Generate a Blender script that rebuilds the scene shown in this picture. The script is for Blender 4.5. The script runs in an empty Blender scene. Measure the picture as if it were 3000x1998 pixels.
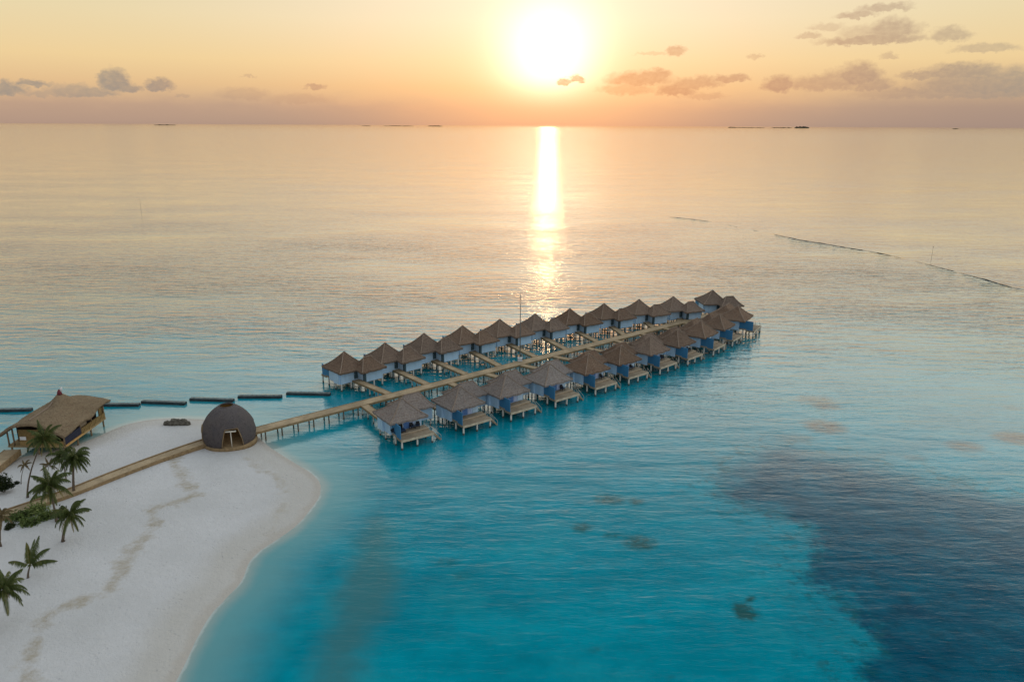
import bpy, bmesh, math, random
import numpy as np
from mathutils import Vector, Matrix, noise

random.seed(7)
S = bpy.context.scene
C = S.collection
PI = math.pi
R = math.radians

# ------------------------------------------------------------------ camera
F_PX, CAM_H, HY, ROLL = 2200.0, 53.0, 632.0, math.atan(14 / 3000)
PITCH = math.atan(HY / F_PX)


def ray(px, py):
    x, y = px - 1500.0, py - 999.0
    c, s = math.cos(ROLL), math.sin(ROLL)
    x, y = x * c + y * s, -x * s + y * c
    return (x, F_PX * math.cos(PITCH) - y * math.sin(PITCH), -F_PX * math.sin(PITCH) - y * math.cos(PITCH))


def G(px, py, z=0.0):
    """the point of height z that the photograph shows at this pixel"""
    r = ray(px, py)
    t = (z - CAM_H) / r[2]
    return Vector((r[0] * t, r[1] * t, z))


def AE(px, py):
    r = ray(px, py)
    return math.degrees(math.atan2(r[0], r[1])), math.degrees(math.atan2(r[2], math.hypot(r[0], r[1])))


cd = bpy.data.cameras.new('camera')
cam = bpy.data.objects.new('camera', cd)
C.objects.link(cam)
cam.location = (0, 0, CAM_H)
cd.sensor_width = 36
cd.lens = 36 * F_PX / 3000
cd.clip_start = 0.5
cd.clip_end = 200000
fw = Vector((0, math.cos(PITCH), -math.sin(PITCH)))
m = fw.to_track_quat('-Z', 'Y').to_matrix().to_4x4()
cam.matrix_world = Matrix.Translation((0, 0, CAM_H)) @ m @ Matrix.Rotation(ROLL, 4, 'Z')
S.camera = cam

SUN_AZ, SUN_EL = AE(1610, 160)

# ------------------------------------------------------------------ node helpers
class NT:
    def __init__(s, tree):
        s.t = tree
        s.N, s.L = tree.nodes, tree.links

    def n(s, ty, **kw):
        nd = s.N.new(ty)
        for k, v in kw.items():
            setattr(nd, k, v)
        return nd

    def put(s, sock, v):
        if isinstance(v, bpy.types.NodeSocket):
            s.L.new(v, sock)
        elif v is not None:
            if hasattr(sock.default_value, '__len__') and not hasattr(v, '__len__'):
                v = [v] * len(sock.default_value)
            if hasattr(sock.default_value, '__len__') and len(sock.default_value) == 4 and len(v) == 3:
                v = (*v, 1)
            sock.default_value = v

    def m(s, op, a, b=None, c=None, clamp=False):
        nd = s.n('ShaderNodeMath', operation=op, use_clamp=clamp)
        s.put(nd.inputs[0], a)
        if b is not None: s.put(nd.inputs[1], b)
        if c is not None: s.put(nd.inputs[2], c)
        return nd.outputs[0]

    def mr(s, v, a, b, c=0.0, d=1.0, smooth=False):
        nd = s.n('ShaderNodeMapRange', interpolation_type='SMOOTHSTEP' if smooth else 'LINEAR')
        for i, q in enumerate((v, a, b, c, d)): s.put(nd.inputs[i], q)
        return nd.outputs[0]

    def mix(s, f, a, b, blend='MIX'):
        nd = s.n('ShaderNodeMix', data_type='RGBA', blend_type=blend)
        s.put(nd.inputs[0], f); s.put(nd.inputs[6], a); s.put(nd.inputs[7], b)
        return nd.outputs[2]

    def ramp(s, f, stops, interp='LINEAR'):
        nd = s.n('ShaderNodeValToRGB')
        cr = nd.color_ramp
        cr.interpolation = interp
        while len(cr.elements) < len(stops): cr.elements.new(0.5)
        for e, (p, c) in zip(cr.elements, stops):
            e.position = p; e.color = (*c, 1) if len(c) == 3 else c
        s.put(nd.inputs[0], f)
        return nd.outputs[0]

    def noise(s, vec, scale=1.0, detail=2.0, rough=0.5, dist=0.0, out=0):
        nd = s.n('ShaderNodeTexNoise')
        s.put(nd.inputs['Vector'], vec); s.put(nd.inputs['Scale'], scale)
        s.put(nd.inputs['Detail'], detail); s.put(nd.inputs['Roughness'], rough); s.put(nd.inputs['Distortion'], dist)
        return nd.outputs[out]

    def mapping(s, vec, scale=(1, 1, 1), loc=(0, 0, 0), rot=(0, 0, 0)):
        nd = s.n('ShaderNodeMapping')
        s.put(nd.inputs[0], vec); nd.inputs['Scale'].default_value = scale
        nd.inputs['Location'].default_value = loc; nd.inputs['Rotation'].default_value = rot
        return nd.outputs[0]

    def attr(s, name):
        return s.n('ShaderNodeAttribute', attribute_name=name).outputs['Fac']

    def coord(s, which='Object'):
        return s.n('ShaderNodeTexCoord').outputs[which]


def srgb(r, g, b):
    f = lambda c: (c / 255 / 12.92) if c <= 10 else ((c / 255 + 0.055) / 1.055) ** 2.4
    return (f(r), f(g), f(b))


def new_mat(name, rough=0.8, spec=0.3):
    mt = bpy.data.materials.new(name)
    mt.use_nodes = True
    t = NT(mt.node_tree)
    p = t.N['Principled BSDF']
    p.inputs['Roughness'].default_value = rough
    p.inputs['Specular IOR Level'].default_value = spec
    return mt, t, p


def simple(name, col, var=0.25, scale=3.0, rough=0.8, spec=0.3, bump=0.0, stretch=(1, 1, 1), col2=None, rnd=0.0):
    """colour broken up by two noises, optional bump and per-object variation"""
    mt, t, p = new_mat(name, rough, spec)
    v = t.mapping(t.coord(), stretch)
    n = t.noise(v, scale, 5, 0.6)
    dark = tuple(c * (1 - var) for c in col)
    lite = tuple(min(1, c * (1 + var)) for c in col) if col2 is None else col2
    c = t.mix(t.mr(n, 0.3, 0.7), dark, lite)
    if rnd:
        oi = t.n('ShaderNodeObjectInfo').outputs['Random']
        hs = t.n('ShaderNodeHueSaturation')
        t.put(hs.inputs['Value'], t.mr(oi, 0, 1, 1 - rnd, 1 + rnd)); t.put(hs.inputs['Color'], c)
        c = hs.outputs[0]
    t.put(p.inputs['Base Color'], c)
    if bump:
        b = t.n('ShaderNodeBump'); b.inputs['Distance'].default_value = bump
        t.put(b.inputs['Height'], n); t.put(p.inputs['Normal'], b.outputs[0])
    return mt


# ------------------------------------------------------------------ mesh helpers
class MB:
    def __init__(s):
        s.v, s.f, s.mi = [], [], []

    def add(s, vs, fs, mi=0):
        b = len(s.v)
        s.v += [tuple(q) for q in vs]
        s.f += [tuple(b + i for i in q) for q in fs]
        s.mi += [mi] * len(fs)
        return s

    def box(s, x0, x1, y0, y1, z0, z1, mi=0):
        vs = [(x, y, z) for z in (z0, z1) for y in (y0, y1) for x in (x0, x1)]
        return s.add(vs, [(0, 2, 3, 1), (4, 5, 7, 6), (0, 1, 5, 4), (2, 6, 7, 3), (0, 4, 6, 2), (1, 3, 7, 5)], mi)

    def beam(s, p, q, w, h, mi=0):
        """rectangular bar from p to q, w wide, h high (upright)"""
        p, q = Vector(p), Vector(q)
        d = (q - p).normalized()
        side = d.cross(Vector((0, 0, 1)))
        side = side.normalized() if side.length > 1e-4 else Vector((1, 0, 0))
        up = side.cross(d)
        vs = [e + side * a * w / 2 + up * b * h / 2 for e in (p, q) for a, b in ((-1, -1), (1, -1), (1, 1), (-1, 1))]
        return s.add(vs, [(3, 2, 1, 0), (4, 5, 6, 7), (0, 1, 5, 4), (1, 2, 6, 5), (2, 3, 7, 6), (3, 0, 4, 7)], mi)

    def tube(s, pts, rad, n=8, mi=0, cap=True):
        pts = [Vector(p) for p in pts]
        if not hasattr(rad, '__len__'): rad = [rad] * len(pts)
        b = len(s.v)
        for i, p in enumerate(pts):
            d = (pts[min(i + 1, len(pts) - 1)] - pts[max(i - 1, 0)]).normalized()
            u = d.orthogonal().normalized() if abs(d.z) < 0.99 else Vector((1, 0, 0))
            if abs(d.z) < 0.99: u = d.cross(Vector((0, 0, 1))).normalized()
            w = d.cross(u)
            for k in range(n):
                a = 2 * PI * k / n
                s.v.append(tuple(p + (u * math.cos(a) + w * math.sin(a)) * rad[i]))
        for i in range(len(pts) - 1):
            for k in range(n):
                k2 = (k + 1) % n
                s.f.append((b + i * n + k, b + i * n + k2, b + (i + 1) * n + k2, b + (i + 1) * n + k)); s.mi.append(mi)
        if cap:
            s.f.append(tuple(b + k for k in reversed(range(n)))); s.mi.append(mi)
            s.f.append(tuple(b + (len(pts) - 1) * n + k for k in range(n))); s.mi.append(mi)
        return s

    def grid(s, P, mi=0, wrap=False):
        """P[i][j] points"""
        b = len(s.v); nj = len(P[0])
        for row in P: s.v += [tuple(q) for q in row]
        for i in range(len(P) - 1):
            for j in range(nj if wrap else nj - 1):
                j2 = (j + 1) % nj
                s.f.append((b + i * nj + j, b + i * nj + j2, b + (i + 1) * nj + j2, b + (i + 1) * nj + j)); s.mi.append(mi)
        return s

    def flip_y(s):
        s.v = [(x, -y, z) for x, y, z in s.v]; s.f = [tuple(reversed(q)) for q in s.f]
        return s

    def mesh(s, name, mats, smooth=False, fix=True):
        me = bpy.data.meshes.new(name)
        me.from_pydata(s.v, [], s.f)
        mats = mats if isinstance(mats, (list, tuple)) else [mats]
        for q in mats: me.materials.append(q)
        me.polygons.foreach_set('material_index', s.mi)
        if smooth: me.polygons.foreach_set('use_smooth', [True] * len(s.f))
        if fix:
            bm = bmesh.new(); bm.from_mesh(me)
            bmesh.ops.recalc_face_normals(bm, faces=bm.faces)
            bm.to_mesh(me); bm.free()
        me.update()
        return me

    def build(s, name, mats, parent=None, smooth=False, fix=True):
        o = bpy.data.objects.new(name, s.mesh(name, mats, smooth, fix))
        C.objects.link(o)
        if parent: o.parent = parent
        return o


def tag(o, label=None, cat=None, group=None, kind=None):
    for k, v in (('label', label), ('category', cat), ('group', group), ('kind', kind)):
        if v: o[k] = v
    return o


def thing(name, label, cat, loc=(0, 0, 0), rz=0.0, group=None):
    o = bpy.data.objects.new(name, None)
    o.empty_display_size = 0.3
    C.objects.link(o)
    o.location = loc; o.rotation_euler = (0, 0, rz)
    return tag(o, label, cat, group)


def copy_tree(o, parent=None):
    c = o.copy(); C.objects.link(c); c.parent = parent
    for ch in list(o.children): copy_tree(ch, c)
    return c


# ------------------------------------------------------------------ materials
def thatch(name, c1, c2, c3):
    mt, t, p = new_mat(name, 0.95, 0.1)
    co = t.coord()
    oi = t.n('ShaderNodeObjectInfo').outputs['Random']
    off = t.n('ShaderNodeCombineXYZ'); t.put(off.inputs[0], t.m('MULTIPLY', oi, 57)); t.put(off.inputs[1], t.m('MULTIPLY', oi, 23))
    va = t.n('ShaderNodeVectorMath'); t.put(va.inputs[0], co); t.put(va.inputs[1], off.outputs[0])
    co2 = va.outputs[0]
    big = t.noise(co2, 0.55, 4, 0.6)
    fine = t.noise(t.mapping(co2, (1, 1, 0.35)), 9, 3, 0.7)
    lay = t.n('ShaderNodeTexWave', wave_type='BANDS', bands_direction='Z')
    t.put(lay.inputs['Vector'], co2); lay.inputs['Scale'].default_value = 0.9; lay.inputs['Distortion'].default_value = 3.0
    lay.inputs['Detail'].default_value = 3
    c = t.mix(t.mr(big, 0.35, 0.65), c1, c2)
    c = t.mix(t.mr(fine, 0.35, 0.7, 0, 0.8), c, c3)
    c = t.mix(t.mr(t.noise(co2, 1.4, 5, 0.7), 0.52, 0.72, 0, 0.55), c, (c2[0] * 1.15, c2[1] * 0.85, c2[2] * 0.68))
    c = t.mix(t.mr(t.noise(co2, 2.8, 4, 0.7), 0.48, 0.7, 0, 0.6), c, tuple(q * 0.5 for q in c1))
    c = t.mix(t.m('MULTIPLY', lay.outputs['Fac'], 0.08), c, tuple(q * 0.55 for q in c1))
    hs = t.n('ShaderNodeHueSaturation'); t.put(hs.inputs['Value'], t.mr(oi, 0, 1, 0.87, 1.14)); t.put(hs.inputs['Color'], c)
    t.put(hs.inputs['Saturation'], t.mr(t.m('FRACT', t.m('MULTIPLY', oi, 7.3)), 0, 1, 0.75, 1.0))
    t.put(p.inputs['Base Color'], hs.outputs[0])
    b = t.n('ShaderNodeBump'); b.inputs['Distance'].default_value = 0.3
    t.put(b.inputs['Height'], t.m('ADD', t.m('ADD', fine, t.m('MULTIPLY', t.noise(co2, 3.0, 4, 0.7), 1.2)), t.m('MULTIPLY', lay.outputs['Fac'], 0.12)))
    t.put(p.inputs['Normal'], b.outputs[0])
    return mt


M = {}
M['thatch_grey'] = thatch('grey_thatch', (0.25, 0.21, 0.20), (0.31, 0.26, 0.235), (0.44, 0.375, 0.335))
M['thatch_brown'] = thatch('brown_thatch', (0.20, 0.13, 0.095), (0.25, 0.165, 0.115), (0.33, 0.24, 0.17))
M['thatch_gold'] = thatch('golden_brown_thatch', (0.26, 0.165, 0.075), (0.35, 0.23, 0.11), (0.46, 0.33, 0.18))
M['ridge'] = simple('pale_ridge_thatch', (0.29, 0.225, 0.18), 0.25, 4, 0.95, 0.1, 0.05)


def wall_mat(name, col, rough=0.6):
    mt, t, p = new_mat(name, rough, 0.3)
    co = t.coord()
    w = t.n('ShaderNodeTexWave', wave_type='BANDS', bands_direction='Z')
    t.put(w.inputs['Vector'], co); w.inputs['Scale'].default_value = 1.6
    g = t.mr(w.outputs['Fac'], 0.0, 0.12, 0.86, 1.0)
    n = t.noise(t.mapping(co, (1, 1, 0.3)), 1.5, 5, 0.6)
    c = t.mix(t.mr(n, 0.3, 0.75), tuple(q * 0.82 for q in col), col)
    gg = t.n('ShaderNodeMix', data_type='RGBA', blend_type='MULTIPLY'); gg.inputs[0].default_value = 1
    t.put(gg.inputs[6], c); t.put(gg.inputs[7], g)
    oi = t.n('ShaderNodeObjectInfo').outputs['Random']
    hs = t.n('ShaderNodeHueSaturation'); t.put(hs.inputs['Value'], t.mr(oi, 0, 1, 0.9, 1.08)); t.put(hs.inputs['Color'], gg.outputs[2])
    t.put(p.inputs['Base Color'], hs.outputs[0])
    return mt


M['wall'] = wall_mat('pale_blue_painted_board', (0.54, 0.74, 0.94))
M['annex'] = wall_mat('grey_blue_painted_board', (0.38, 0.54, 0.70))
M['screen'] = wall_mat('deep_blue_painted_board', (0.05, 0.21, 0.40))
M['dark_trim'] = simple('dark_teal_paint', (0.05, 0.09, 0.11), 0.2, 3, 0.6)
M['curtain'] = simple('blue_white_curtain', (0.42, 0.52, 0.75), 0.2, 5, 0.9, 0.1, 0, (6, 6, 0.3))
M['blue_door'] = simple('blue_door_paint', (0.10, 0.22, 0.52), 0.2, 3, 0.5)
mt, t, p = new_mat('dark_glass', 0.08, 0.5); p.inputs['Base Color'].default_value = (0.012, 0.016, 0.022, 1); M['glass'] = mt


def deck_mat(name, col, scale=7.0, axis='X'):
    mt, t, p = new_mat(name, 0.85, 0.2)
    co = t.coord()
    w = t.n('ShaderNodeTexWave', wave_type='BANDS', bands_direction=axis)
    t.put(w.inputs['Vector'], co); w.inputs['Scale'].default_value = scale / 3.14
    gap = t.mr(w.outputs['Fac'], 0.0, 0.18, 0.6, 1.0)
    n = t.noise(co, 0.35, 5, 0.65)
    n2 = t.noise(t.mapping(co, (3, 3, 3)), 1.5, 4, 0.7)
    c = t.mix(t.mr(n, 0.35, 0.65), tuple(q * 0.66 for q in col), tuple(q * 1.2 for q in col))
    c = t.mix(t.mr(t.noise(co, 1.3, 4, 0.7), 0.5, 0.7, 0, 0.5), c, tuple(q * 0.55 for q in col))
    c = t.mix(t.mr(n2, 0.3, 0.8, 0, 0.45), c, tuple(q * 0.6 for q in col))
    gg = t.mix(1.0, c, gap, 'MULTIPLY')
    t.put(p.inputs['Base Color'], gg)
    return mt


M['jetty_deck'] = deck_mat('tan_jetty_planks', (0.46, 0.35, 0.225), 6)
M['villa_deck'] = deck_mat('weathered_deck_planks', (0.36, 0.29, 0.21), 6, 'Y')
M['kerb'] = simple('brown_edge_timber', (0.27, 0.19, 0.105), 0.3, 2, 0.85, 0.2, 0.0)
M['kerb_pale'] = simple('pale_edge_timber', (0.52, 0.44, 0.33), 0.25, 2, 0.85, 0.2, 0.0)
M['timber'] = simple('aged_timber', (0.22, 0.16, 0.10), 0.35, 2, 0.9, 0.2, 0.02, (1, 1, 4))
mt, t, p = new_mat('concrete_stilt', 0.8, 0.2)
gz = t.n('ShaderNodeNewGeometry').outputs['Position']
sx = t.n('ShaderNodeSeparateXYZ'); t.put(sx.inputs[0], gz)
nz = t.noise(gz, 3, 4, 0.6)
wet = t.mr(t.m('ADD', sx.outputs[2], t.m('MULTIPLY', nz, 0.35)), 0.45, 0.65)
t.put(p.inputs['Base Color'], t.mix(wet, (0.07, 0.08, 0.07), t.mix(t.mr(nz, 0.3, 0.7), (0.42, 0.42, 0.39), (0.62, 0.62, 0.58))))
M['stilt'] = mt
M['jetty_stilt'] = simple('dark_jetty_pile', (0.13, 0.11, 0.085), 0.4, 3, 0.9, 0.2)
M['chair'] = simple('dark_rattan', (0.018, 0.02, 0.028), 0.4, 12, 0.7, 0.3)
M['cushion'] = simple('navy_cushion', (0.03, 0.05, 0.10), 0.2, 6, 0.9, 0.1)
M['mast'] = simple('grey_metal_mast', (0.16, 0.155, 0.15), 0.2, 2, 0.5, 0.5)
M['box_white'] = simple('white_box_paint', (0.62, 0.68, 0.74), 0.1, 3, 0.5)
M['breakwater'] = simple('dark_weathered_breakwater', (0.035, 0.05, 0.058), 0.4, 1.2, 0.9, 0.2, 0.05)
M['breakwater_top'] = simple('grey_breakwater_cap', (0.17, 0.20, 0.20), 0.4, 1.5, 0.9, 0.2, 0.05)
M['bamboo'] = simple('yellow_bamboo', (0.29, 0.195, 0.075), 0.35, 2.5, 0.75, 0.3, 0.02, (6, 6, 0.5))
M['hut_wall'] = simple('ochre_woven_wall', (0.21, 0.145, 0.06), 0.35, 3, 0.85, 0.2, 0.02, (4, 4, 1))
M['hut_dark'] = simple('dark_hut_interior', (0.03, 0.022, 0.02), 0.3, 3, 0.9, 0.1)
M['hut_blue'] = simple('dark_blue_hut_panel', (0.028, 0.032, 0.058), 0.25, 3, 0.8, 0.2)
M['hut_floor'] = deck_mat('hut_floor_planks', (0.40, 0.29, 0.15), 6)
M['sunlit_rail'] = simple('sunlit_tint_rail_timber', (0.62, 0.36, 0.13), 0.2, 3, 0.7, 0.2)  # low sun's orange glow painted into the rail's base colour
M['white_sign'] = simple('white_sign_board', (0.72, 0.74, 0.78), 0.05, 3, 0.6)
M['white_post'] = simple('pale_post_timber', (0.62, 0.58, 0.50), 0.15, 3, 0.7)
M['red_cap'] = simple('dark_red_cap', (0.16, 0.03, 0.04), 0.3, 5, 0.7)
M['rock'] = simple('dark_coral_rock', (0.12, 0.11, 0.09), 0.5, 2.5, 0.95, 0.1, 0.1)
M['trunk'] = simple('palm_bark', (0.14, 0.11, 0.085), 0.4, 4, 0.95, 0.1, 0.03, (1, 1, 5))
M['trunk_dark'] = simple('dark_bark', (0.07, 0.05, 0.035), 0.4, 4, 0.95, 0.1, 0.03)
M['island'] = simple('far_island_green', (0.035, 0.04, 0.03), 0.3, 0.01, 1, 0.0)
M['post_marker'] = simple('marker_post_paint', (0.12, 0.10, 0.09), 0.2, 3, 0.8)


def leaf_mat(name, c1, c2, c3):
    mt, t, p = new_mat(name, 0.55, 0.3)
    at = t.attr('tint')
    n = t.noise(t.coord(), 1.3, 3, 0.6)
    c = t.ramp(t.m('ADD', t.m('MULTIPLY', at, 0.75), t.m('MULTIPLY', n, 0.25)), [(0.15, c1), (0.55, c2), (0.9, c3)])
    t.put(p.inputs['Base Color'], c)
    tr = t.n('ShaderNodeBsdfTranslucent'); t.put(tr.inputs[0], c)
    mx = t.n('ShaderNodeMixShader'); mx.inputs[0].default_value = 0.25
    t.L.new(p.outputs[0], mx.inputs[1]); t.L.new(tr.outputs[0], mx.inputs[2])
    t.L.new(mx.outputs[0], t.N['Material Output'].inputs[0])
    return mt


M['frond'] = leaf_mat('palm_frond', (0.032, 0.052, 0.012), (0.085, 0.11, 0.026), (0.28, 0.21, 0.055))
M['frond_dry'] = leaf_mat('dry_palm_frond', (0.07, 0.055, 0.025), (0.14, 0.105, 0.045), (0.24, 0.17, 0.07))
M['leaf'] = leaf_mat('shrub_leaf', (0.045, 0.08, 0.02), (0.16, 0.22, 0.06), (0.36, 0.40, 0.15))
M['leaf_dark'] = leaf_mat('dark_shrub_leaf', (0.012, 0.022, 0.008), (0.03, 0.045, 0.012), (0.11, 0.085, 0.02))


# ------------------------------------------------------------------ polygon distance
def sdist(px, py, poly, closed=True):
    """distance to a polyline; negative inside when closed"""
    px, py = px.ravel(), py.ravel()
    best = np.full(px.shape, 1e18); inside = np.zeros(px.shape, bool)
    n = len(poly)
    for i in range(n if closed else n - 1):
        ax, ay = poly[i]; bx, by = poly[(i + 1) % n]
        dx, dy = bx - ax, by - ay
        t = np.clip(((px - ax) * dx + (py - ay) * dy) / (dx * dx + dy * dy + 1e-12), 0, 1)
        best = np.minimum(best, (px - ax - t * dx) ** 2 + (py - ay - t * dy) ** 2)
        if closed:
            hit = ((ay > py) != (by > py)) & (px < (bx - ax) * (py - ay) / (by - ay + 1e-30) + ax)
            inside ^= hit
    d = np.sqrt(best)
    return np.where(inside, -d, d) if closed else d


def smooth_poly(pts, it=2, closed=True):
    for _ in range(it):
        out = []
        n = len(pts)
        for i in range(n if closed else n - 1):
            a, b = pts[i], pts[(i + 1) % n]
            out += [(a[0] * .75 + b[0] * .25, a[1] * .75 + b[1] * .25), (a[0] * .25 + b[0] * .75, a[1] * .25 + b[1] * .75)]
        pts = out
    return pts


def gpoly(pix):
    return [tuple(G(*q)[:2]) for q in pix]


SHORE = [(470, 2080), (518, 1989), (580, 1861), (611, 1803), (678, 1736), (709, 1701), (723, 1656), (749, 1620), (812, 1580),
         (870, 1540), (914, 1487), (938, 1450), (940, 1415), (910, 1384), (860, 1355), (812, 1325), (778, 1302), (745, 1270),
         (700, 1244), (640, 1232), (584, 1228), (510, 1225), (441, 1229), (374, 1242), (323, 1262), (290, 1278), (235, 1300),
         (170, 1318), (90, 1335), (0, 1350), (-150, 1375), (-500, 1420)]
shore = smooth_poly(gpoly(SHORE), 2, False)
shore = [(-40.5, 40)] + shore + [(-170, 60), (-170, 20), (-60, 10)]

# ------------------------------------------------------------------ beach
xs = np.arange(-165, -18, 0.6); ys = np.arange(12, 150, 0.6)
GX, GY = np.meshgrid(xs, ys)
d = -sdist(GX, GY, shore).reshape(GX.shape)          # positive inland
h = np.where(d < 0, np.maximum(0.10 * d, -2.5), 0.0)
inl = np.maximum(d, 0)
h = h + 0.55 * (1 - np.exp(-inl / 4.5)) + 0.5 * (1 - np.exp(-inl / 14.0))
nz = np.array([noise.noise(Vector((x * .25, y * .25, 3))) * .06 + noise.noise(Vector((x * .9, y * .9, 7))) * .025
               for x, y in zip(GX.ravel(), GY.ravel())]).reshape(GX.shape)
h = h + nz * np.clip(inl / 5, 0, 1)


def ground(x, y):
    i = int(round((x - xs[0]) / 0.6)); j = int(round((y - ys[0]) / 0.6))
    return float(h[max(0, min(len(ys) - 1, j)), max(0, min(len(xs) - 1, i))])


def grid_mesh(name, GX, GY, GZ, mat, attrs):
    ny, nx = GX.shape
    me = bpy.data.meshes.new(name)
    co = np.stack([GX.ravel(), GY.ravel(), GZ.ravel()], 1).astype(np.float32)
    idx = np.arange(nx * ny).reshape(ny, nx)
    q = np.stack([idx[:-1, :-1], idx[:-1, 1:], idx[1:, 1:], idx[1:, :-1]], -1).reshape(-1, 4)
    me.vertices.add(len(co)); me.vertices.foreach_set('co', co.ravel())
    me.loops.add(q.size); me.loops.foreach_set('vertex_index', q.ravel().astype(np.int32))
    me.polygons.add(len(q)); me.polygons.foreach_set('loop_start', (np.arange(len(q)) * 4).astype(np.int32))
    me.polygons.foreach_set('use_smooth', np.ones(len(q), bool))
    me.update(calc_edges=True)
    for k, v in attrs.items():
        a = me.attributes.new(k, 'FLOAT', 'POINT'); a.data.foreach_set('value', v.ravel().astype(np.float32))
    me.materials.append(mat)
    o = bpy.data.objects.new(name, me); C.objects.link(o)
    return o


WRACK = [(500, 1340), (530, 1380), (545, 1420), (578, 1448), (510, 1472), (450, 1492), (448, 1540), (400, 1600), (365, 1650),
         (345, 1690), (290, 1740), (205, 1770), (150, 1790), (118, 1840), (108, 1890), (90, 1960), (60, 2060)]
wrack = [tuple(G(x, y, 0.9)[:2]) for x, y in WRACK]
WR2 = [(725, 1345), (800, 1392), (835, 1430), (830, 1480), (790, 1550)]
wr2 = [tuple(G(x, y, 0.6)[:2]) for x, y in WR2]
dw = np.minimum(sdist(GX, GY, wrack, False), sdist(GX, GY, wr2, False) + 0.5).reshape(GX.shape)
mt, t, p = new_mat('white_sand', 0.95, 0.15)
co = t.coord()
dd = t.attr('inland'); ww = t.attr('wrack')
n1 = t.noise(co, 0.08, 4, 0.6); n2 = t.noise(co, 1.1, 6, 0.7); n3 = t.noise(co, 0.35, 5, 0.65)
c = t.mix(t.mr(n1, 0.35, 0.65), (0.54, 0.537, 0.545), (0.61, 0.605, 0.62))
c = t.mix(t.mr(n2, 0.4, 0.75, 0, 0.35), c, (0.50, 0.49, 0.48))
wn = t.m('ADD', ww, t.m('MULTIPLY', t.m('SUBTRACT', n3, 0.5), 6.0))
c = t.mix(t.m('MULTIPLY', t.mr(wn, 1.3, 0.1), t.mr(n2, 0.35, 0.65, 0.2, 0.8)), c, (0.36, 0.30, 0.21))
dn = t.m('ADD', dd, t.m('MULTIPLY', t.m('SUBTRACT', n3, 0.5), 2.5))
c = t.mix(t.mr(dn, 7.0, 3.0, 0, 0.7, True), c, (0.50, 0.475, 0.44))
c = t.mix(t.mr(dn, 1.6, 0.3, 0, 0.8, True), c, (0.47, 0.435, 0.395))
t.put(p.inputs['Base Color'], c)
vo_ = t.n('ShaderNodeTexVoronoi', feature='F1'); t.put(vo_.inputs['Vector'], co); vo_.inputs['Scale'].default_value = 1.25
foot = t.m('MULTIPLY', t.mr(vo_.outputs['Distance'], 0.12, 0.28, -0.35, 0.0), t.mr(t.noise(co, 0.22, 3, 0.6), 0.47, 0.6))
b = t.n('ShaderNodeBump'); b.inputs['Distance'].default_value = 0.16
t.put(b.inputs['Height'], t.m('ADD', t.m('ADD', n2, foot), t.m('MULTIPLY', t.noise(co, 3.5, 3, 0.6), 0.4))); t.put(p.inputs['Normal'], b.outputs[0])
beach = grid_mesh('beach', GX, GY, h, mt, {'inland': d, 'wrack': dw})
tag(beach, kind='structure')

# ------------------------------------------------------------------ water
def axis(lo, hi, step, far):
    a = list(np.arange(lo, hi + 0.01, step))
    s = step
    up, dn = [], []
    v = hi
    while v < far: s *= 1.25; v += s; up.append(v)
    s, v = step, lo
    while v > -far: s *= 1.25; v -= s; dn.append(v)
    return np.array(dn[::-1] + a + up)


wx = axis(-130, 260, 1.0, 90000); wy = axis(30, 480, 1.0, 90000)
WX, WY = np.meshgrid(wx, wy)
sh = sdist(WX, WY, shore)


def q7(x, y):   # zoom of (1500,1100)-(3000,1998) at 1.57
    return (1500 + x / 1.57, 1100 + y / 1.57)


DEEP = [q7(*q) for q in [(1060, 345), (985, 430), (925, 490), (960, 560), (1100, 605), (1210, 640), (1330, 690), (1425, 745), (1345, 830),
                         (1325, 930), (1450, 1005), (1550, 1090), (1625, 1150), (1725, 1240), (1625, 1300), (1600, 1350), (1630, 1500), (1640, 1700),
                         (3600, 1700), (3300, 800), (2700, 640), (2355, 570), (2100, 520), (1900, 470), (1650, 395), (1400, 345), (1200, 305)]]
deep_p = smooth_poly(gpoly(DEEP), 2)
ds = sdist(WX, WY, deep_p)
GREY = [(905, 1998), (960, 1850), (1000, 1700), (1060, 1560), (1110, 1480), (1150, 1600), (1170, 1720), (1120, 1830), (1060, 1900), (1040, 2050), (900, 2100)]
gs = sdist(WX, WY, smooth_poly(gpoly(GREY), 2))
OPEN = [(-400, 540), (0, 525), (240, 512), (640, 524), (1100, 545), (1500, 590), (1760, 612), (1945, 634), (2070, 647), (2320, 700), (2550, 737),
        (2700, 770), (2850, 810), (3000, 853), (3400, 960)]
op_line = gpoly(OPEN)
op_poly = smooth_poly(op_line, 2, False) + [(90000, 300), (90000, 90000), (-90000, 90000), (-90000, 900)]
ops_ = sdist(WX, WY, op_poly)
REEF = [(1900, 628), (1945, 634), (2070, 647), (2200, 672), (2280, 690), (2350, 705), (2450, 721), (2550, 737), (2700, 770), (2850, 810), (3000, 853), (3200, 905)]
rf = sdist(WX, WY, gpoly(REEF), False)


def blobs(L):
    out = np.zeros(WX.size)
    X, Y = WX.ravel(), WY.ravel()
    for cx, cy, rx, ry, k in L:
        a = G(*q7(cx, cy)); e = G(*q7(cx + rx, cy)); fz = G(*q7(cx, cy - ry))
        ax, ay = (e - a).length, (fz - a).length
        r2 = ((X - a.x) / ax) ** 2 + ((Y - a.y) / ay) ** 2
        out = np.maximum(out, k * np.clip(1.35 - r2, 0, 1.35))
    return out


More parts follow.
